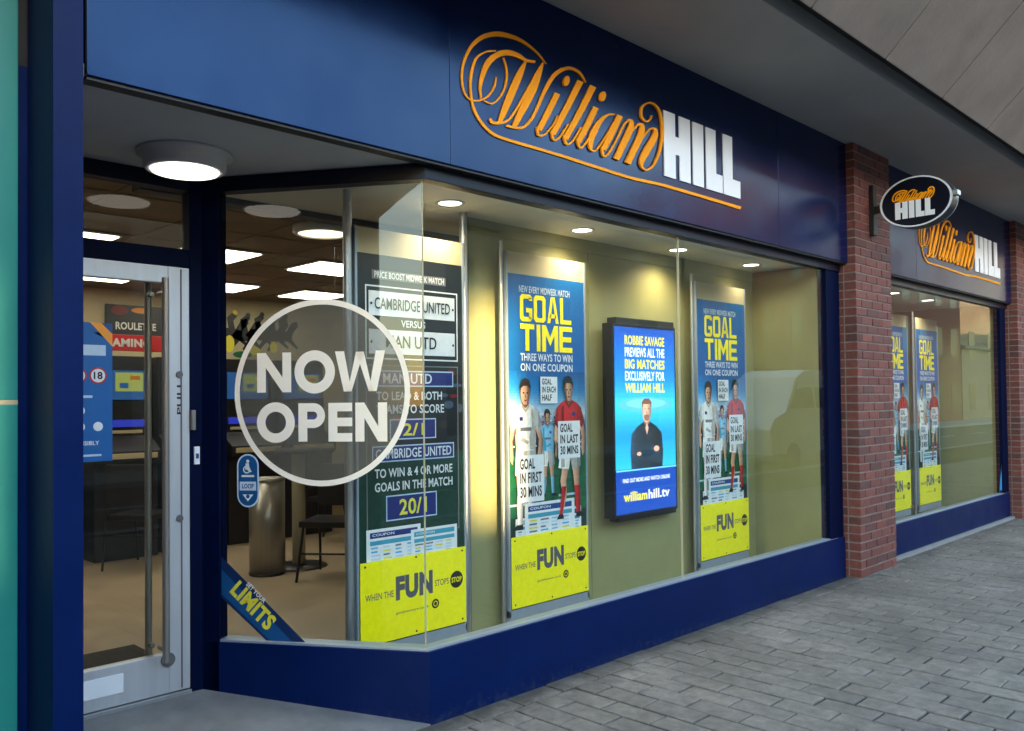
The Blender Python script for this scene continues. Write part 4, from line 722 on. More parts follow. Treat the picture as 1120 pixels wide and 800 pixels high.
def art_goal(s, W):
    H = 2.125; V = lambda d: H-d      # d measured down from the top edge
    s.rect(0, W, V(.80), H, 'p_blue'); s.rect(0, W, V(1.16), V(.80), 'p_stand'); s.rect(0, W, V(1.55), V(1.16), 'p_green'); s.rect(0, W, 0, V(1.55), 'p_dgreen')
    s.up()
    SKYK = [(.62, (3, 90, 160)), (.74, (40, 128, 190)), (.84, (150, 192, 222)), (.90, (214, 222, 232)), (.955, (128, 150, 178)), (1.0, (52, 62, 84)), (1.16, (34, 44, 52))]
    for i in range(30):
        d0 = .62+.54*i/30; d1 = .62+.54*(i+1)/30; dm = (d0+d1)/2
        for (ka, ca), (kb, cb) in zip(SKYK, SKYK[1:]):
            if ka <= dm <= kb: s.shade([(0, V(d1)), (W, V(d1)), (W, V(d0)), (0, V(d0))], [x+(y-x)*(dm-ka)/(kb-ka) for x, y in zip(ca, cb)], (1.1, 1.05, 1.0, .96, .92, .9, .92, .95, .9, .84)); break
    s.up(); rr = random.Random(4)
    for k in range(330): s.rect((a := rr.uniform(0, .975))*W, (a+rr.uniform(.008, .022))*W, (b := V(rr.uniform(.88, 1.14))), b+rr.uniform(.006, .014), rr.choice(['p_red', 'p_white', 'p_navy', 'p_grey', 'p_sky', 'p_black']))
    for k in range(120): s.poly([((a := rr.uniform(0, .9))*W, (b := V(rr.uniform(1.18, 1.53)))), ((a+rr.uniform(.04, .1))*W, b-.003), ((a+.05)*W, b+.006)], rr.choice(['p_dgreen', 'p_green', 'p_dgreen', 'p_stand']))
    s.up(); s.text('NEW EVERY MIDWEEK MATCH', .14*W, .80*W, V(.115), V(.07), 'p_pale', .02)
    s.block('GOAL', .15*W, .82*W, V(.300), V(.125), 'p_yellow'); s.block('TIME', .15*W, .83*W, V(.490), V(.315), 'p_yellow')
    s.text('THREE WAYS TO WIN', .15*W, .83*W, V(.555), V(.505), 'p_white', .02); s.text('ON ONE COUPON', .15*W, .83*W, V(.62), V(.57), 'p_white', .02)
    s.up(); s.rect(0, .3*W, V(1.48), V(1.465), 'p_pale'); s.rect(.62*W, .9*W, V(1.45), V(1.435), 'p_pale')
    s.up(); player(s, .50*W, V(1.44), .56, 'p_sky', 'p_teal', 'p_kit', 'p_sky', 'p_hair', face=-1, run=.5, lean=.05)
    s.up(); player(s, .195*W, V(1.63), .94, 'p_kit', 'p_shade', 'p_kit', 'p_kit', 'p_hair')
    s.up(); player(s, .80*W, V(1.60), .93, 'p_red', 'p_dred', 'p_kit', 'p_red', 'p_black', face=-1, run=.8, lean=.06)
    card(s, .38*W, .60*W, V(.83), V(.655), ['GOAL', 'IN EACH', 'HALF']); card(s, .08*W, .41*W, V(1.46), V(1.16), ['GOAL', 'IN FIRST', '30 MINS']); card(s, .60*W, .90*W, V(1.20), V(.95), ['GOAL', 'IN LAST', '30 MINS'])
    
def art_odds(s, W):
    H = 2.125; V = lambda d: H-d
    s.rect(0, W, V(.6), H, 'p_black'); s.rect(0, W, V(1.1), V(.6), 'p_black'); s.rect(0, W, 0, V(1.1), 'p_dgreen'); s.up()
    rr = random.Random(9)
    for k in range(22): s.ell(rr.uniform(.15, .98)*W, V(rr.uniform(.62, 1.02)), rr.uniform(.02, .05), rr.uniform(.01, .03), rr.choice(['p_dred', 'p_hair', 'p_stand', 'p_black']))
    s.up(); s.rect(.13*W, .83*W, V(.135), V(.085), 'p_grey'); s.frame(.07*W, .95*W, V(.575), V(.17), .008, 'p_white'); s.frame(.07*W, .95*W, V(1.56), V(.605), .007, 'p_grey')
    for a, b in ((.20, .335), (.41, .545)): s.rect(.10*W, .92*W, V(b), V(a), 'p_white')
    for a, b, u0, u1 in ((.635, .725, .12, .90), (.905, 1.02, .28, .72), (1.05, 1.14, .12, .90), (1.325, 1.465, .24, .72)):
        s.rect(u0*W, u1*W, V(b), V(a), 'p_pale'); s.up(); s.rect(u0*W+.007, u1*W-.007, V(b)+.007, V(a)-.007, 'p_navy')
    s.up(); s.text('PRICE BOOST MIDWEEK MATCH', .15*W, .81*W, V(.128), V(.092), 'p_white', .02)
    s.text('CAMBRIDGE UNITED', .15*W, .87*W, V(.30), V(.235), 'p_black', .012); s.text('VERSUS', .39*W, .62*W, V(.392), V(.352), 'p_white', .02); s.text('MAN UTD', .25*W, .73*W, V(.51), V(.44), 'p_black', .012)
    s.text('MAN UTD', .22*W, .68*W, V(.708), V(.65), 'p_white', .012); s.text('TO LEAD & BOTH', .16*W, .78*W, V(.80), V(.752), 'p_white', .02); s.text('TEAMS TO SCORE', .16*W, .80*W, V(.875), V(.825), 'p_white', .02)
    s.text('2/1', .40*W, .60*W, V(1.0), V(.93), 's_yel', .02); s.text('CAMBRIDGE UNITED', .15*W, .87*W, V(1.122), V(1.068), 'p_white', .012)
    s.text('TO WIN & 4 OR MORE', .14*W, .88*W, V(1.225), V(1.175), 'p_white', .02); s.text('GOALS IN THE MATCH', .14*W, .88*W, V(1.30), V(1.25), 'p_white', .02); s.text('20/1', .36*W, .62*W, V(1.44), V(1.35), 's_yel', .02)
    for u, v in ((.12, .27), (.9, .27), (.12, .48), (.9, .48)): s.ell(u*W, V(v), .008, .008, 'p_black', 8)
stand('odds_poster', 'black odds poster between two floor to ceiling poles at the window corner', .012, .762, (-.028, .802), art_odds)
stand('football_poster', 'blue football poster with yellow GOAL TIME left of the lit screen', 1.145, 1.885, (1.115,), art_goal)
stand('football_poster', 'blue football poster with yellow GOAL TIME right of the lit screen', 3.290, 4.035, (3.262,), art_goal)
stand('football_poster', 'blue football poster nearest the brick pillar in the far window', 7.02, 7.74, (6.99,), art_goal)
stand('football_poster', 'blue football poster farther from the brick pillar in the far window', 8.02, 8.74, (7.99,), art_goal)
leaflet(.06, .37, .62, .86, .600, 'p_navy', 'white leaflet with a violet heading in the odds poster pocket'); leaflet(.36, .34, .62, .83, .5965, 'p_teal', 'white leaflet with a teal heading in the odds poster pocket')
for x0, nm in ((1.145, 'poster left of the lit screen'), (3.290, 'poster right of the lit screen')):
    leaflet(x0+.05, .26, .60, .80, .600, 'p_teal', 'lower left leaflet tucked into the football '+nm); leaflet(x0+.44, .24, .60, .83, .5985, 'p_dblue', 'lower right leaflet tucked into the football '+nm)
    leaflet(x0+.13, .48, .62, .89, .5965, 'p_dblue', 'large front leaflet in the middle of the football '+nm)
for x0, nm in ((7.02, 'nearest the brick pillar'), (8.02, 'farther from the brick pillar')):
    leaflet(x0+.13, .48, .62, .87, .5965, 'p_teal', 'large leaflet in the far window poster '+nm)

# screen
tv = thing('display_screen', 'black upright screen on the olive board showing a man with folded arms', 'screen', (2.5, .6, .7))
mb = MB(); mb.box(2.26, 2.99, .62, .70, .665, 2.15); build('wall_bracket', mb, 'dark', tv, .004)
mb = MB(); mb.box(2.108, 2.876, .53, .625, .712, 2.095); build('casing', mb, 'black', tv, .006)
for n, c in dict(g_fold=(44, 66, 88), g_b0=(4, 58, 160), g_b1=(6, 78, 178), g_b2=(10, 108, 200), g_b3=(24, 150, 222), g_b4=(110, 200, 240), g_deep=(6, 62, 160), g_yel=(232, 222, 60), g_white=(225, 236, 250), g_skin=(205, 165, 145), g_neck=(140, 100, 86), g_hair=(120, 80, 60), g_shirt=(16, 30, 44), g_shirt2=(34, 52, 68), g_glow=(80, 180, 235)).items(): glow(n, *c)
SW, SH = .735, 1.335
s = Sheet(FA(2.122, .528, .735)); V = lambda d: SH-d
KEYS = [(0, (4, 70, 170)), (.14, (4, 96, 196)), (.36, (6, 126, 212)), (.54, (50, 190, 240)), (.62, (46, 184, 236)), (.78, (14, 140, 206)), (1.0, (40, 176, 226))]
NB = 26
for i in range(NB):
    d0, d1 = 1.02*i/NB, 1.02*(i+1)/NB; dm = (d0+d1)/2
    for (ka, ca_), (kb, cb_) in zip(KEYS, KEYS[1:]):
        if ka <= dm <= kb or kb == 1.0 and dm > kb: q = (dm-ka)/(kb-ka); cc = [u_+(w_-u_)*q for u_, w_ in zip(ca_, cb_)]; break
    glow('g_band%02d' % i, *cc); s.rect(0, SW, V(d1), V(d0), 'g_band%02d' % i)
s.rect(0, SW, 0, V(1.02), 'g_deep')
s.up(); s.ell(.5*SW, V(.56), .45*SW, .06, 'g_glow'); s.up(); s.ell(.5*SW, V(.55), .33*SW, .035, 'g_b4')
s.up()
for i, (t, m) in enumerate((('ROBBIE SAVAGE', 'g_yel'), ('PREVIEWS ALL THE', 'g_white'), ('BIG MATCHES', 'g_yel'), ('EXCLUSIVELY FOR', 'g_white'), ('WILLIAM HILL', 'g_yel'))): s.text(t, .16*SW, .82*SW, V(.127+i*.086), V(.058+i*.086), m, .03)
u, v = .5*SW, V(1.02)
P = lambda pts: [(u+a, v+b) for a, b in pts]
s.up(); s.poly(P([(-.035, .30), (.035, .30), (.04, .38), (-.04, .38)]), 'g_neck'); s.up()
s.shade(P([(-.19, 0), (.19, 0), (.2, .12), (.185, .25), (.12, .30), (.04, .335), (0, .30), (-.04, .335), (-.12, .30), (-.185, .25), (-.2, .12)]), (34, 50, 66), (1.3, 1.05, .9, .8, .85, .75, .6, .45, .7), lit=1)
s.shade(P([(-.052, .45), (-.056, .41), (-.048, .37), (-.026, .338), (0, .33), (.026, .338), (.048, .37), (.056, .41), (.052, .45), (.03, .49), (-.03, .49)]), (218, 176, 152), (.82, 1.0, 1.05, 1.0, .92, .78, .62), lit=1); s.up()
s.poly(P([(-.03, .385), (.03, .385), (.036, .365), (.018, .342), (-.018, .342), (-.036, .365)]), 'g_neck'); s.poly(P([(-.006, .42), (.010, .395), (-.008, .395)]), 'g_neck'); s.up()
s.poly(P([(-.058, .43), (-.06, .48), (-.03, .505), (.03, .505), (.06, .48), (.058, .43), (.045, .465), (-.045, .465)]), 'g_hair')
s.poly(P([(-.19, .05), (-.15, .03), (.10, .11), (.12, .15), (.06, .155), (-.13, .12)]), 'g_shirt2'); s.poly(P([(.19, .05), (.15, .02), (-.08, .09), (-.1, .12), (-.05, .135), (.16, .11)]), 'g_shirt2')
s.poly(P([(-.02, .29), (.0, .335), (.02, .29), (.0, .24)]), 'g_skin'); s.up(); s.ell(u+.115, v+.135, .035, .022, 'g_skin', 12); s.ell(u-.10, v+.105, .028, .015, 'g_skin', 12)
for a in (-.02, .02): s.ell(u+a, v+.43, .008, .005, 'g_hair', 8)
s.poly(P([(-.02, .388), (.02, .388), (.015, .380), (-.015, .380)]), 'g_hair')
s.rect(0, SW, V(1.033), V(1.023), 'g_b4'); s.text('FIND OUT MORE AND WATCH ONLINE', .10*SW, .88*SW, V(1.115), V(1.085), 'g_white', .02)
s.text('william', .11*SW, .49*SW, V(1.25), V(1.18), 'g_yel', .025); s.text('hill.tv', .51*SW, .87*SW, V(1.25), V(1.18), 'g_white', .025)
s.build('lit_screen', tv)

# ================================================================== STICKERS ON THE GLASS
GN = -.02
so = thing('window_sticker', 'large round NOW OPEN sticker with a cream ring on the splayed glass', 'sticker', tuple(D2*.56+NO*(GN+.002)+Vector((0, 0, 1.6))))
def fs2(u, z, k=.001): return Frame(D2*u+NO*(GN+k)+Vector((0, 0, z)), -D2, (0, 0, 1), NO)
s = Sheet(fs2(.56, 1.602, .0012)); s.ell(0, 0, .44, .44, 'film', 64); s.build('tinted_disc', so)
s = Sheet(fs2(.56, 1.602, .002)); s.ring(0, 0, .439, .467, 'sticker_white', 80); s.build('ring', so)
def now_open(s, m):
    sw = .047
    def O(cu, cv, rx, rz, w):
        n = 40
        for k in range(n):
            a = 2*math.pi*k/n; b = 2*math.pi*(k+1)/n
            s.poly([(cu+(rx-w)*math.cos(a), cv+(rz-w)*math.sin(a)), (cu+rx*math.cos(a), cv+rz*math.sin(a)), (cu+rx*math.cos(b), cv+rz*math.sin(b)), (cu+(rx-w)*math.cos(b), cv+(rz-w)*math.sin(b))], m)
    def N(x, z, w, h):
        s.rect(x, x+sw, z, z+h, m); s.rect(x+w-sw, x+w, z, z+h, m); s.poly([(x+sw, z+h), (x+sw, z+h-.075), (x+w-sw, z), (x+w-sw, z+.075)], m)
    def W(x, z, w, h):
        t = sw*1.02; q = w/4
        for a, b in ((x, x+q-t*.12), ):
            pass
        s.poly([(x, z+h), (x+t, z+h), (x+q+t*.42, z), (x+q-t*.42, z)], m); s.poly([(x+q-t*.42+.02, z), (x+q+t*.42, z), (x+w/2+t*.42, z+h*.98), (x+w/2-t*.42, z+h*.98)], m)
        s.poly([(x+w-q-t*.42, z), (x+w-q+t*.42-.02, z), (x+w/2+t*.42, z+h*.98), (x+w/2-t*.42, z+h*.98)], m); s.poly([(x+w-t, z+h), (x+w, z+h), (x+w-q+t*.42, z), (x+w-q-t*.42, z)], m)
    h = .200; z = 0.0
    N(-.335, z+.003, .185, h); O(-.024, z+h/2+.003, .108, .108, .05); W(.085, z+.003, .262, h)
    h = .192; z = -.245
    O(-.235, z+h/2, .103, .102, .047)
    def half(cx, cz, r, w, x0):
        n = 20
        for k in range(n):
            a = -math.pi/2+math.pi*k/n; b = -math.pi/2+math.pi*(k+1)/n
            s.poly([(cx+(r-w)*math.cos(a), cz+(r-w)*math.sin(a)), (cx+r*math.cos(a), cz+r*math.sin(a)), (cx+r*math.cos(b), cz+r*math.sin(b)), (cx+(r-w)*math.cos(b), cz+(r-w)*math.sin(b))], m)
        s.rect(x0, cx, cz+r-w, cz+r, m); s.rect(x0, cx, cz-r, cz-r+w, m)
    x = -.112; s.rect(x, x+sw, z, z+h, m); half(x+.080, z+h-.062, .062, .042, x+sw)
    x = .048; s.rect(x, x+sw, z, z+h, m)
    for a in (0, h/2-.02, h-.042): s.rect(x+sw, x+.125, z+a, z+a+.042, m)
    N(.190, z, .165, h)
s = Sheet(fs2(.567, 1.602, .002)); now_open(s, 'sticker_white'); s.build('lettering', so)
# small oval access sticker
st = thing('access_sticker', 'small blue and white pill shaped access sticker below the NOW OPEN ring', 'sticker', tuple(D2*.956+NO*GN+Vector((0, 0, 1.16))))
s = Sheet(fs2(.956, 1.160, .001))
def pill(s, w, h, m):
    pts = [(w*math.cos(math.pi*k/12), h-w+w*math.sin(math.pi*k/12)) for k in range(13)]+[(-w*math.cos(math.pi*k/12), -(h-w)-w*math.sin(math.pi*k/12)) for k in range(13)]
    s.poly(pts, m)
pill(s, .060, .135, 'p_pale'); s.up(); pill(s, .052, .127, 's_blue'); s.up(); s.poly([(-.045, -.05), (.045, -.05), (.045, -.005), (-.045, -.005)], 'p_pale'); s.rect(-.035, .035, .018, .028, 'p_white')
s.ell(0, .098, .009, .009, 'p_white', 10); s.poly([(-.012, .088), (.006, .088), (.008, .066), (.022, .045), (.010, .042), (-.004, .055), (-.014, .055)], 'p_white'); s.ring(-.006, .056, .014, .02, 'p_white', 16)
s.poly([(-.03, -.07), (.03, -.07), (0, -.105)], 'p_white'); s.up(); s.text('LOOP', -.032, .032, -.04, -.016, 's_dblue', .03); s.ell(0, -.08, .010, .010, 's_blue', 10)
s.build('sticker_print', st)
# diagonal LIMITS band across the lower corner
st = thing('corner_sticker', 'blue diagonal LIMITS band sticker across the lower corner of the splayed glass', 'sticker', tuple(D2*.95+NO*GN+Vector((0, 0, .5))))
s = Sheet(fs2(1.105, .359, .001))
s.poly([(0, .205), (.245, -.0), (.455, 0), (0, .415)], 's_dblue'); s.up(); s.poly([(0, .225), (.265, .0), (.385, 0), (0, .350)], 's_blue'); s.up()
s.text('LIMITS', .035, .315, .128, .216, 's_yel', .045, rot=-R(43)); s.text('SET YOUR', .125, .258, .226, .250, 'p_white', .03, rot=-R(43)); s.build('sticker_print', st)
# age notice on the door glass
an = thing('age_notice', 'blue age limit notice on the door glass with red ringed 18 symbols', 'notice', (-1.29, 1.02, 1.6))
s = Sheet(FA(-1.49, 1.0212, 1.285)); W_, H_ = .39, .655
s.rect(0, W_, 0, H_-.045, 'p_blue'); s.rect(0, W_-.09, H_-.045, H_, 'p_blue'); s.poly([(W_-.09, H_), (W_-.09, H_-.045), (W_, H_-.045), (W_, H_-.085)], 'p_blue'); s.up()
s.poly([(W_-.10, H_), (W_-.05, H_), (W_, H_-.05), (W_, H_-.11)], 'p_orange'); s.poly([(W_-.05, H_), (W_, H_), (W_, H_-.05)], 'p_dblue')
s.rect(.03, W_-.05, .025, .035, 'p_pale'); s.rect(.25, .36, .50, .55, 'p_pale'); s.rect(.06, .30, .30, .312, 'p_pale'); s.rect(.05, .24, .575, .59, 'p_pale'); s.rect(.05, .2, .545, .555, 'p_pale')
for cu in (.235, .325): s.ell(cu, .405, .040, .040, 'p_red'); 
for cu, cv in ((.245, .24), (.245, .165), (.325, .165), (.165, .165)): s.ell(cu, cv, .022, .022, 'p_white', 16)
s.up()
for cu in (.235, .325): s.ell(cu, .405, .032, .032, 'p_white')
s.text('GAMBLE RESPONSIBLY', .05, .33, .078, .098, 'p_white', .02); s.up()
for cu in (.235, .325): s.text('18', cu-.02, cu+.02, .388, .424, 'p_black', .03)
s.build('notice_print', an)
# far window sticker
st = thing('corner_sticker', 'small bright blue sticker at the lower end of the far window', 'sticker', (9.1, .03, .42))
s = Sheet(FA(9.07, .0292, .36)); s.poly([(0, 0), (.13, 0), (.13, .33), (.05, .18)], 's_blue'); s.up(); s.poly([(.05, .02), (.11, .02), (.115, .25), (.07, .17)], 'p_lblue'); s.build('sticker_print', st)

# ================================================================== INSIDE THE SHOP
M['lum'] = emit_mat('luminaire_glow', (1, .88, .66), 11*K)
M['lumr'] = emit_mat('round_lamp_glow', (1, .78, .5), 3*K)
def panel_light(x, y, label):
    t = thing('ceiling_panel_light', label, 'ceiling light', (x, y, 2.757), 0, 'square ceiling lights inside the shop')
    mb = MB(); mb.box(x-.30, x+.30, y-.30, y+.30, 2.745, 2.757); build('panel_frame', mb, 'white_letter', t)
    mb = MB(); mb.box(x-.28, x+.28, y-.28, y+.28, 2.738, 2.745); build('diffuser', mb, 'lum', t)
for x, y, l in ((-.62, 3.3, 'square ceiling light seen through the transom over the door'), (.48, 3.3, 'square ceiling light seen beside the corner mullion, nearer row'), (1.60, 3.3, 'square ceiling light left of the chrome pole, nearer row'),
                (.25, 5.05, 'square ceiling light seen through the top of the door glass'), (1.40, 5.05, 'square ceiling light beside the corner mullion, far row'), (2.50, 5.05, 'square ceiling light left of the chrome pole, far row'), (-1.8, 3.3, 'square ceiling light hidden in part behind the corner post')):
    panel_light(x, y, l)
for x, y, l in ((.56, 1.80, 'round amber ceiling light left of the chrome pole'),):
    t = thing('round_ceiling_light', l, 'ceiling light', (x, y, 2.757))
    mb = MB(); mb.lathe((x, y, 2.757), [(.0, -.001), (.2, -.001), (.2, -.05), (.18, -.06), (.17, -.06), (.165, -.05)]); build('lamp_body', mb, 'white_letter', t)
    mb = MB(); mb.lathe((x, y, 2.757), [(.166, -.05), (.1, -.062), (0, -.066)]); build('diffuser', mb, 'lumr', t)
# bin
t = thing('litter_bin', 'tall cylindrical stainless steel bin on the shop floor', 'bin', (1.0, 3.38, .11))
mb = MB(); mb.lathe((1.0, 3.38, .11), [(0, .02), (.148, .02), (.148, .80), (.138, .80), (.135, .70)]); build('bin_body', mb, 'steel', t)
mb = MB(); mb.lathe((1.0, 3.38, .11), [(.15, 0), (.152, .022), (0, .022)]); build('base_ring', mb, 'dark', t)
mb = MB(); mb.lathe((1.0, 3.38, .11), [(.151, .79), (.151, .81), (.11, .815), (.10, .79)]); build('rim', mb, 'steel', t)
# tall table
t = thing('high_table', 'tall round table on a single cream pedestal behind the bin', 'table', (1.36, 3.48, .11))
mb = MB(); mb.lathe((1.36, 3.48, .11), [(0, .03), (.06, .028), (.24, .014), (.25, 0)]); build('base', mb, 'dark', t)
mb = MB(); mb.cyl((1.36, 3.48, .12), (1.36, 3.48, 1.12), .058); build('pedestal', mb, 'cream_board', t)
mb = MB(); mb.lathe((1.36, 3.48, .11), [(0, 1.04), (.2, 1.04), (.21, 1.02), (.2, 1.0), (0, 1.0)]); build('tabletop', mb, 'dark', t)
def chair(x, y, rz, label):
    t = thing('chair', label, 'chair', (x, y, .11), rz, 'black chairs inside the shop')
    c, s_ = math.cos(rz), math.sin(rz)
    T = lambda p: (x+p[0]*c-p[1]*s_, y+p[0]*s_+p[1]*c, .11+p[2])
    def part(name, mbx, m, b=0):
        mbx.v = [T(v) for v in mbx.v]; return build(name, mbx, m, t, b)
    part('seat', MB().box(-.22, .22, -.22, .22, .43, .48), 'dark', .015)
    part('backrest', MB().box(-.21, .21, .20, .235, .56, .92), 'dark', .012)
    for sx_ in (-1, 1):
        part('leg', MB().cyl((sx_*.19, -.18, .44), (sx_*.22, -.27, 0), .011, n=10), 'dark'); part('leg', MB().cyl((sx_*.19, .2, .92), (sx_*.21, .27, 0), .011, n=10), 'dark')
    part('stretcher', MB().cyl((-.2, -.21, .22), (.2, -.21, .22), .008, n=8), 'dark')
chair(1.33, 2.88, -.9, 'black chair standing in front of the cream pedestal table'); chair(2.35, 4.4, .5, 'black chair beyond the chrome pole near the far machines'); chair(.42, 4.55, 2.2, 'black chair in front of the gaming machines seen through the door')
# gaming machines along the back
M['scr1'] = emit_mat('machine_screen', lin(30, 90, 150), .35*KS); M['scr2'] = emit_mat('machine_screen_warm', lin(170, 180, 90), .35*KS); M['scr3'] = emit_mat('machine_strip', lin(40, 60, 200), .35*KS)
for _k in ('scr1', 'scr2', 'scr3'): M[_k].node_tree.nodes['Principled BSDF'].inputs['Base Color'].default_value = (.02, .02, .025, 1)
M['cream_fitting'] = mat('cream_counter', (.6, .52, .35), .5)  # plain cream for the machine's shelf and strip
def machine(x, label):
    t = thing('gaming_machine', label, 'gaming machine', (x, 5.25, .11), 0, 'gaming machines along the rear wall')
    mb = MB(); mb.profile_x([(5.0, .11), (5.55, .11), (5.55, 2.02), (5.18, 2.02), (5.15, 1.25), (4.92, 1.12), (4.92, 1.02), (5.0, .98)], x-.29, x+.29); build('cabinet', mb, 'dark', t, .01)
    s = Sheet(FA(x-.25, 5.145, 1.52), .001); s.rect(.02, .48, .08, .36, 'scr1'); s.up(); s.rect(.20, .46, .16, .34, 'scr2'); s.up(); s.rect(.24, .32, .19, .24, 'scr1'); s.rect(.34, .43, .27, .31, 'p_orange'); s.build('screen', t)
    s = Sheet(FA(x-.22, 5.14, 1.28), .001); s.rect(0, .44, .06, .13, 'scr3'); s.rect(.02, .42, .0, .03, 'cream_fitting'); s.build('lower_screen', t)
    mb = MB(); mb.box(x-.25, x+.25, 4.90, 4.93, 1.05, 1.10); build('button_shelf', mb, 'cream_fitting', t, .004)
for x, l in ((-.30, 'gaming machine behind the age notice, nearest the shop side wall'), (.45, 'gaming machine under the red GAMING sign seen through the door'), (1.10, 'gaming machine beside the mural, seen past the corner mullion'), (1.75, 'gaming machine below the mural, seen through the NOW OPEN ring'), (2.40, 'gaming machine farthest along the rear wall, seen near the chrome pole')):
    machine(x, l)
sg = thing('gaming_sign', 'long red header sign with white GAMING lettering over the machines', 'sign', (.4, 5.2, 2.08))
mb = MB(); mb.box(-.7, 1.45, 5.08, 5.16, 2.065, 2.215); build('sign_box', mb, 's_red', sg, .004)
s = Sheet(FA(.27, 5.077, 2.10)); s.text('GAMING', 0, .44, 0, .08, 'p_white', .05); s.build('sign_lettering', sg)
mu = thing('wall_mural', 'wall mural of dark galloping racehorse silhouettes on cream', 'mural', (2.4, 5.99, 2.3))
s = Sheet(FA(1.75, 5.995, 2.08), .001); s.rect(0, 1.6, 0, .52, 'cream_board'); s.up(); rr = random.Random(12)
for k in range(5):
    u = .24+k*.17+rr.uniform(-.03, .03); b = .0+rr.uniform(0, .07)
    s.poly([(u-.16, b+.22), (u-.1, b+.30), (u+.06, b+.29), (u+.13, b+.40), (u+.2, b+.42), (u+.22, b+.36), (u+.15, b+.28), (u+.13, b+.2), (u+.22, b+.1), (u+.2, b+.08), (u+.08, b+.17), (u-.06, b+.17), (u-.18, b+.04), (u-.2, b+.06), (u-.12, b+.19)], 'p_black')
    s.poly([(u-.03, b+.29), (u-.05, b+.42), (u+.02, b+.47), (u+.08, b+.44), (u+.03, b+.38), (u+.05, b+.29)], 'p_black'); s.ell(u+.05, b+.475, .03, .03, rr.choice(['p_red', 'p_black', 'p_yellow']), 10)
s.up(); s.ell(.22, .16, .06, .10, 's_yel', 14); s.ell(.52, .09, .09, .05, 's_yel', 14); s.ell(.38, .04, .12, .04, 'p_green', 14); s.ell(.78, .14, .05, .07, 's_yel', 14); s.build('mural_print', mu)
rpz = thing('roulette_poster', 'small black roulette poster with orange lights above the red sign', 'poster', (.85, 5.98, 2.35))
mb = MB(); mb.box(.60, 1.20, 5.97, 5.995, 2.24, 2.60); build('poster_board', mb, 'p_black', rpz)
s = Sheet(FA(.60, 5.968, 2.24)); s.ell(.14, .30, .09, .05, 'p_dred'); s.ell(.36, .31, .10, .03, 'p_orange'); s.rect(.02, .6, .0, .05, 'p_grey'); s.up(); s.text('ROULETTE', .10, .52, .10, .18, 'p_white', .03); s.build('poster_print', rpz)
dm = MB(); dm.box(-1.55, -.62, 1.28, 2.02, .11, .122); tag(build('doormat', dm, 'mat', None, .004), 'dark rectangular doormat on the floor just inside the door', 'doormat')
# ================================================================== ACROSS THE STREET (seen only as reflections)
M['ob1'] = mat('far_red_brick', (.19, .07, .05), .85, var=.25, scale=3); M['ob2'] = mat('far_render', (.26, .235, .20), .85, var=.15, scale=2); M['ob3'] = mat('far_stock_brick', (.25, .19, .13), .85, var=.25, scale=3)
M['farglass'] = mat('far_window_glass', (.03, .032, .036), .35, spec=.2); M['slate'] = mat('slate_roof', (.07, .07, .08), .7, var=.2, scale=8)
def block(label, x0, x1, h, m, yb=-15.0, nfl=2, notch=(), dp=8):
    t = thing('street_building', label, 'building', ((x0+x1)/2, yb, 0))
    mb = MB()
    xa = x0
    for a, b, z0, z1 in notch:
        mb.box(xa, a, yb-dp, yb, 0, h); mb.box(a, b, yb-dp, yb, 0, z0); mb.box(a, b, yb-dp, yb, z1, h); xa = b
    mb.box(xa, x1, yb-dp, yb, 0, h)
    build('wall', mb, m, t)
    mb = MB(); mb.profile_x([(yb+.25, h), (yb-dp-.25, h), (yb-dp-.25, h+.15), (yb-dp/2, h+.2*dp), (yb+.25, h+.15)], x0-.1, x1+.1); build('roof', mb, 'slate', t)
    n = max(1, int((x1-x0)/2.6)); w = (x1-x0)/n
    for f in range(1, nfl+1):
        zb = .6+(f-1)*2.95+(0 if f == 1 else .5)
        for k in range(n):
            cx = x0+w*(k+.5)
            if any(abs(cx-(q[0]+q[1])/2) < 1.0 for q in notch): continue
            w_ = build('window', MB().box(cx-.55, cx+.55, yb-.02, yb+.02, zb, zb+1.7), 'farglass', t); fr = MB(); fr.box(cx-.66, cx+.66, yb+.0, yb+.05, zb-.1, zb); fr.box(cx-.03, cx+.03, yb+.02, yb+.04, zb, zb+1.7); fr.box(cx-.62, cx-.55, yb, yb+.04, zb, zb+1.7); fr.box(cx+.55, cx+.62, yb, yb+.04, zb, zb+1.7); build('frame', fr, 'ob2', w_)
    return t
_t = math.tan(R(SUN_AZ-180)); _h = 15.7/math.cos(R(SUN_AZ-180))*math.tan(R(SUN_EL))
GX = 1.0-_t*15.7; GX2 = -2.0-_t*15.2; GZ = 1.5+_h  # slots added in the thin wall, placed to shape warm sun patches
block('thin red brick front across the street with added slots that shape the sunlight', -34, 3.0, 8.2, 'ob1', notch=[(GX2-.10, GX2+.10, GZ-.6, GZ+.5), (GX-.2, GX+.2, GZ-.65, GZ+.65)], dp=.3)
block('pale rendered building across the street', 3.0, 15, 6.6, 'ob2'); block('stock brick terrace across the street past the pale building', 15, 30, 7.4, 'ob3'); block('tall red brick block down the street', 30, 56, 11.0, 'ob1', nfl=3); block('low flat roofed building far down the street', 56.2, 64, 4.6, 'ob3'); block('tall pale block farthest down the street', 64.2, 100, 12.5, 'ob2', nfl=4)
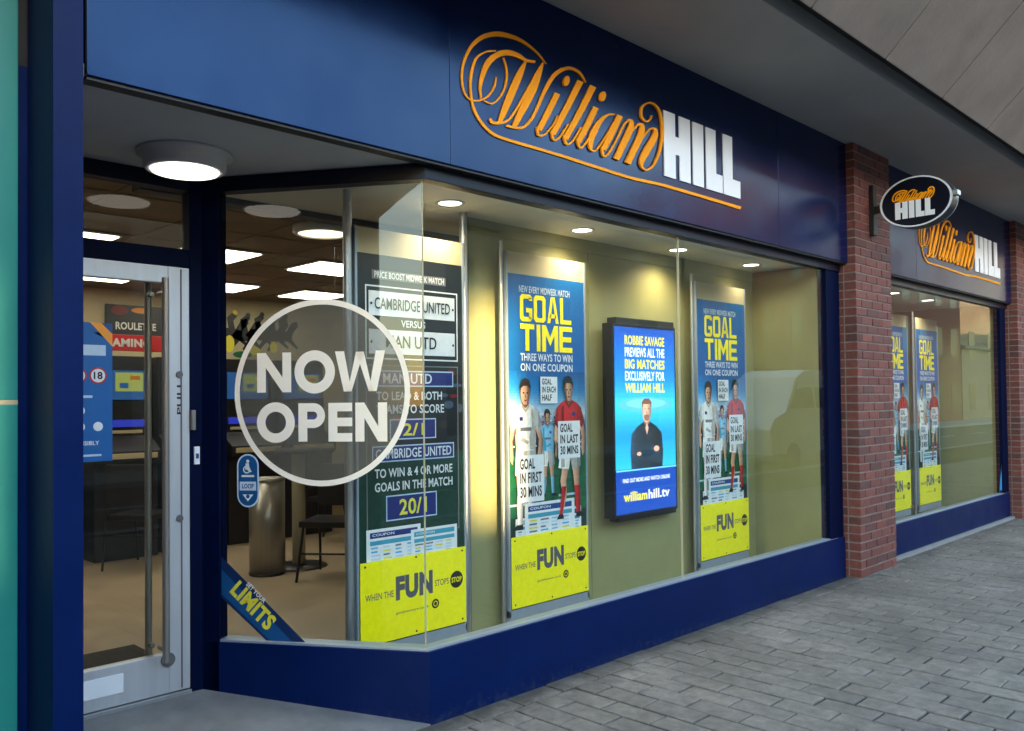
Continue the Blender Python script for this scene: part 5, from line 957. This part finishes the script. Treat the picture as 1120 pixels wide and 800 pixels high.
# parked car at the far kerb
M['carpaint'] = mat('silver_car_paint', (.7, .7, .72), .3, metal=.0, coat=.8); M['tyre'] = mat('tyre_rubber', (.015, .015, .015), .9)
cx, cyy, cz = 17.2, -7.0, -.12
ca = thing('parked_van', 'white van parked along the kerb, seen only as a reflection in the window', 'van', (cx, cyy, cz))
prof = [(-2.3, .38), (-2.36, .95), (-2.15, 1.2), (-1.6, 1.36), (-.95, 2.15), (-.5, 2.34), (2.2, 2.36), (2.36, 2.2), (2.36, .38)]
mb = MB(); n = len(prof)
rows = [(-.86, 0), (-.72, 1), (.72, 1), (.86, 0)]
vs_ = []
for yy, top_ in rows:
    for a, b in prof: vs_.append((cx+a, cyy+yy*(1 if b < 1.4 else .9), cz+b-(0 if top_ or b < 1.4 else .02)))
fs = [(r*n+i, r*n+i+1, (r+1)*n+i+1, (r+1)*n+i) for r in range(3) for i in range(n-1)]+[tuple(range(n)), tuple(range(4*n-1, 3*n-1, -1))]+[(r*n+n-1, r*n, (r+1)*n, (r+1)*n+n-1) for r in range(3)]
mb.add(vs_, fs); build('body', mb, 'carpaint', ca, .03)
for s_ in (-1, 1):
    mb = MB()
    mb.add([(cx+a, cyy+s_*(.87 if b < 1.5 else .79), cz+b) for a, b in ((-1.45, 1.42), (-.9, 2.05), (-.2, 2.08), (-.2, 1.42))], [(0, 1, 2, 3)]); mb.add([(cx+a, cyy+s_*(.87 if b < 1.5 else .79), cz+b) for a, b in ((-.1, 1.42), (-.1, 2.08), (.9, 2.08), (.9, 1.42))], [(0, 1, 2, 3)])
    build('side_window', mb, 'farglass', ca)
for sx_ in (-1.3, 1.3):
    for s_ in (-1, 1):
        w_ = build('wheel', MB().cyl((cx+sx_, cyy+s_*.70, cz+.31), (cx+sx_, cyy+s_*.89, cz+.31), .31, n=24), 'tyre', ca); build('rim', MB().cyl((cx+sx_, cyy+s_*.88, cz+.31), (cx+sx_, cyy+s_*.897, cz+.31), .2, n=20), 'alu', w_)
# street lamp reflected in the far window
t = thing('street_lamp', 'tall dark street lamp with a curved arm, seen reflected in the far window', 'street lamp', (21.5, -12.8, 0))
mb = MB(); mb.cyl((21.5, -12.8, 0), (21.5, -12.8, 7.2), .09, .06)
pts = [(21.5+1.4*math.sin(a), -12.8, 7.2+1.2*(1-math.cos(a))*.6) for a in [k*math.pi/2/6 for k in range(7)]]
for a, b in zip(pts, pts[1:]): mb.cyl(a, b, .05, n=10)
build('post', mb, 'black', t); mb = MB(); mb.box(22.8, 23.4, -12.9, -12.7, 7.85, 7.98); build('lamp_head', mb, 'bulk', t, .02)

# ================================================================== LIGHT
az = R(SUN_AZ); el = R(SUN_EL)
sd = Vector((math.sin(az)*math.cos(el), math.cos(az)*math.cos(el), math.sin(el)))       # towards the sun
W = bpy.data.worlds.new('World'); SC.world = W; W.use_nodes = True
nt = W.node_tree; bg = nt.nodes['Background']; sky = nt.nodes.new('ShaderNodeTexSky'); sky.sky_type = 'NISHITA'; sky.sun_disc = False
sky.sun_elevation = el; sky.sun_rotation = az; sky.air_density = 1.0; sky.dust_density = SKY_DUST; sky.ozone_density = 1.1
nt.links.new(sky.outputs[0], bg.inputs[0]); bg.inputs[1].default_value = SKY
sl = bpy.data.lights.new('sun', 'SUN'); sl.energy = SUN; sl.angle = R(SUN_ANG); sl.color = (1, .66, .32)
so_ = bpy.data.objects.new('sun', sl); COL.objects.link(so_); so_.rotation_euler = (-sd).to_track_quat('-Z', 'Y').to_euler(); so_.location = (-6, -20, 12)
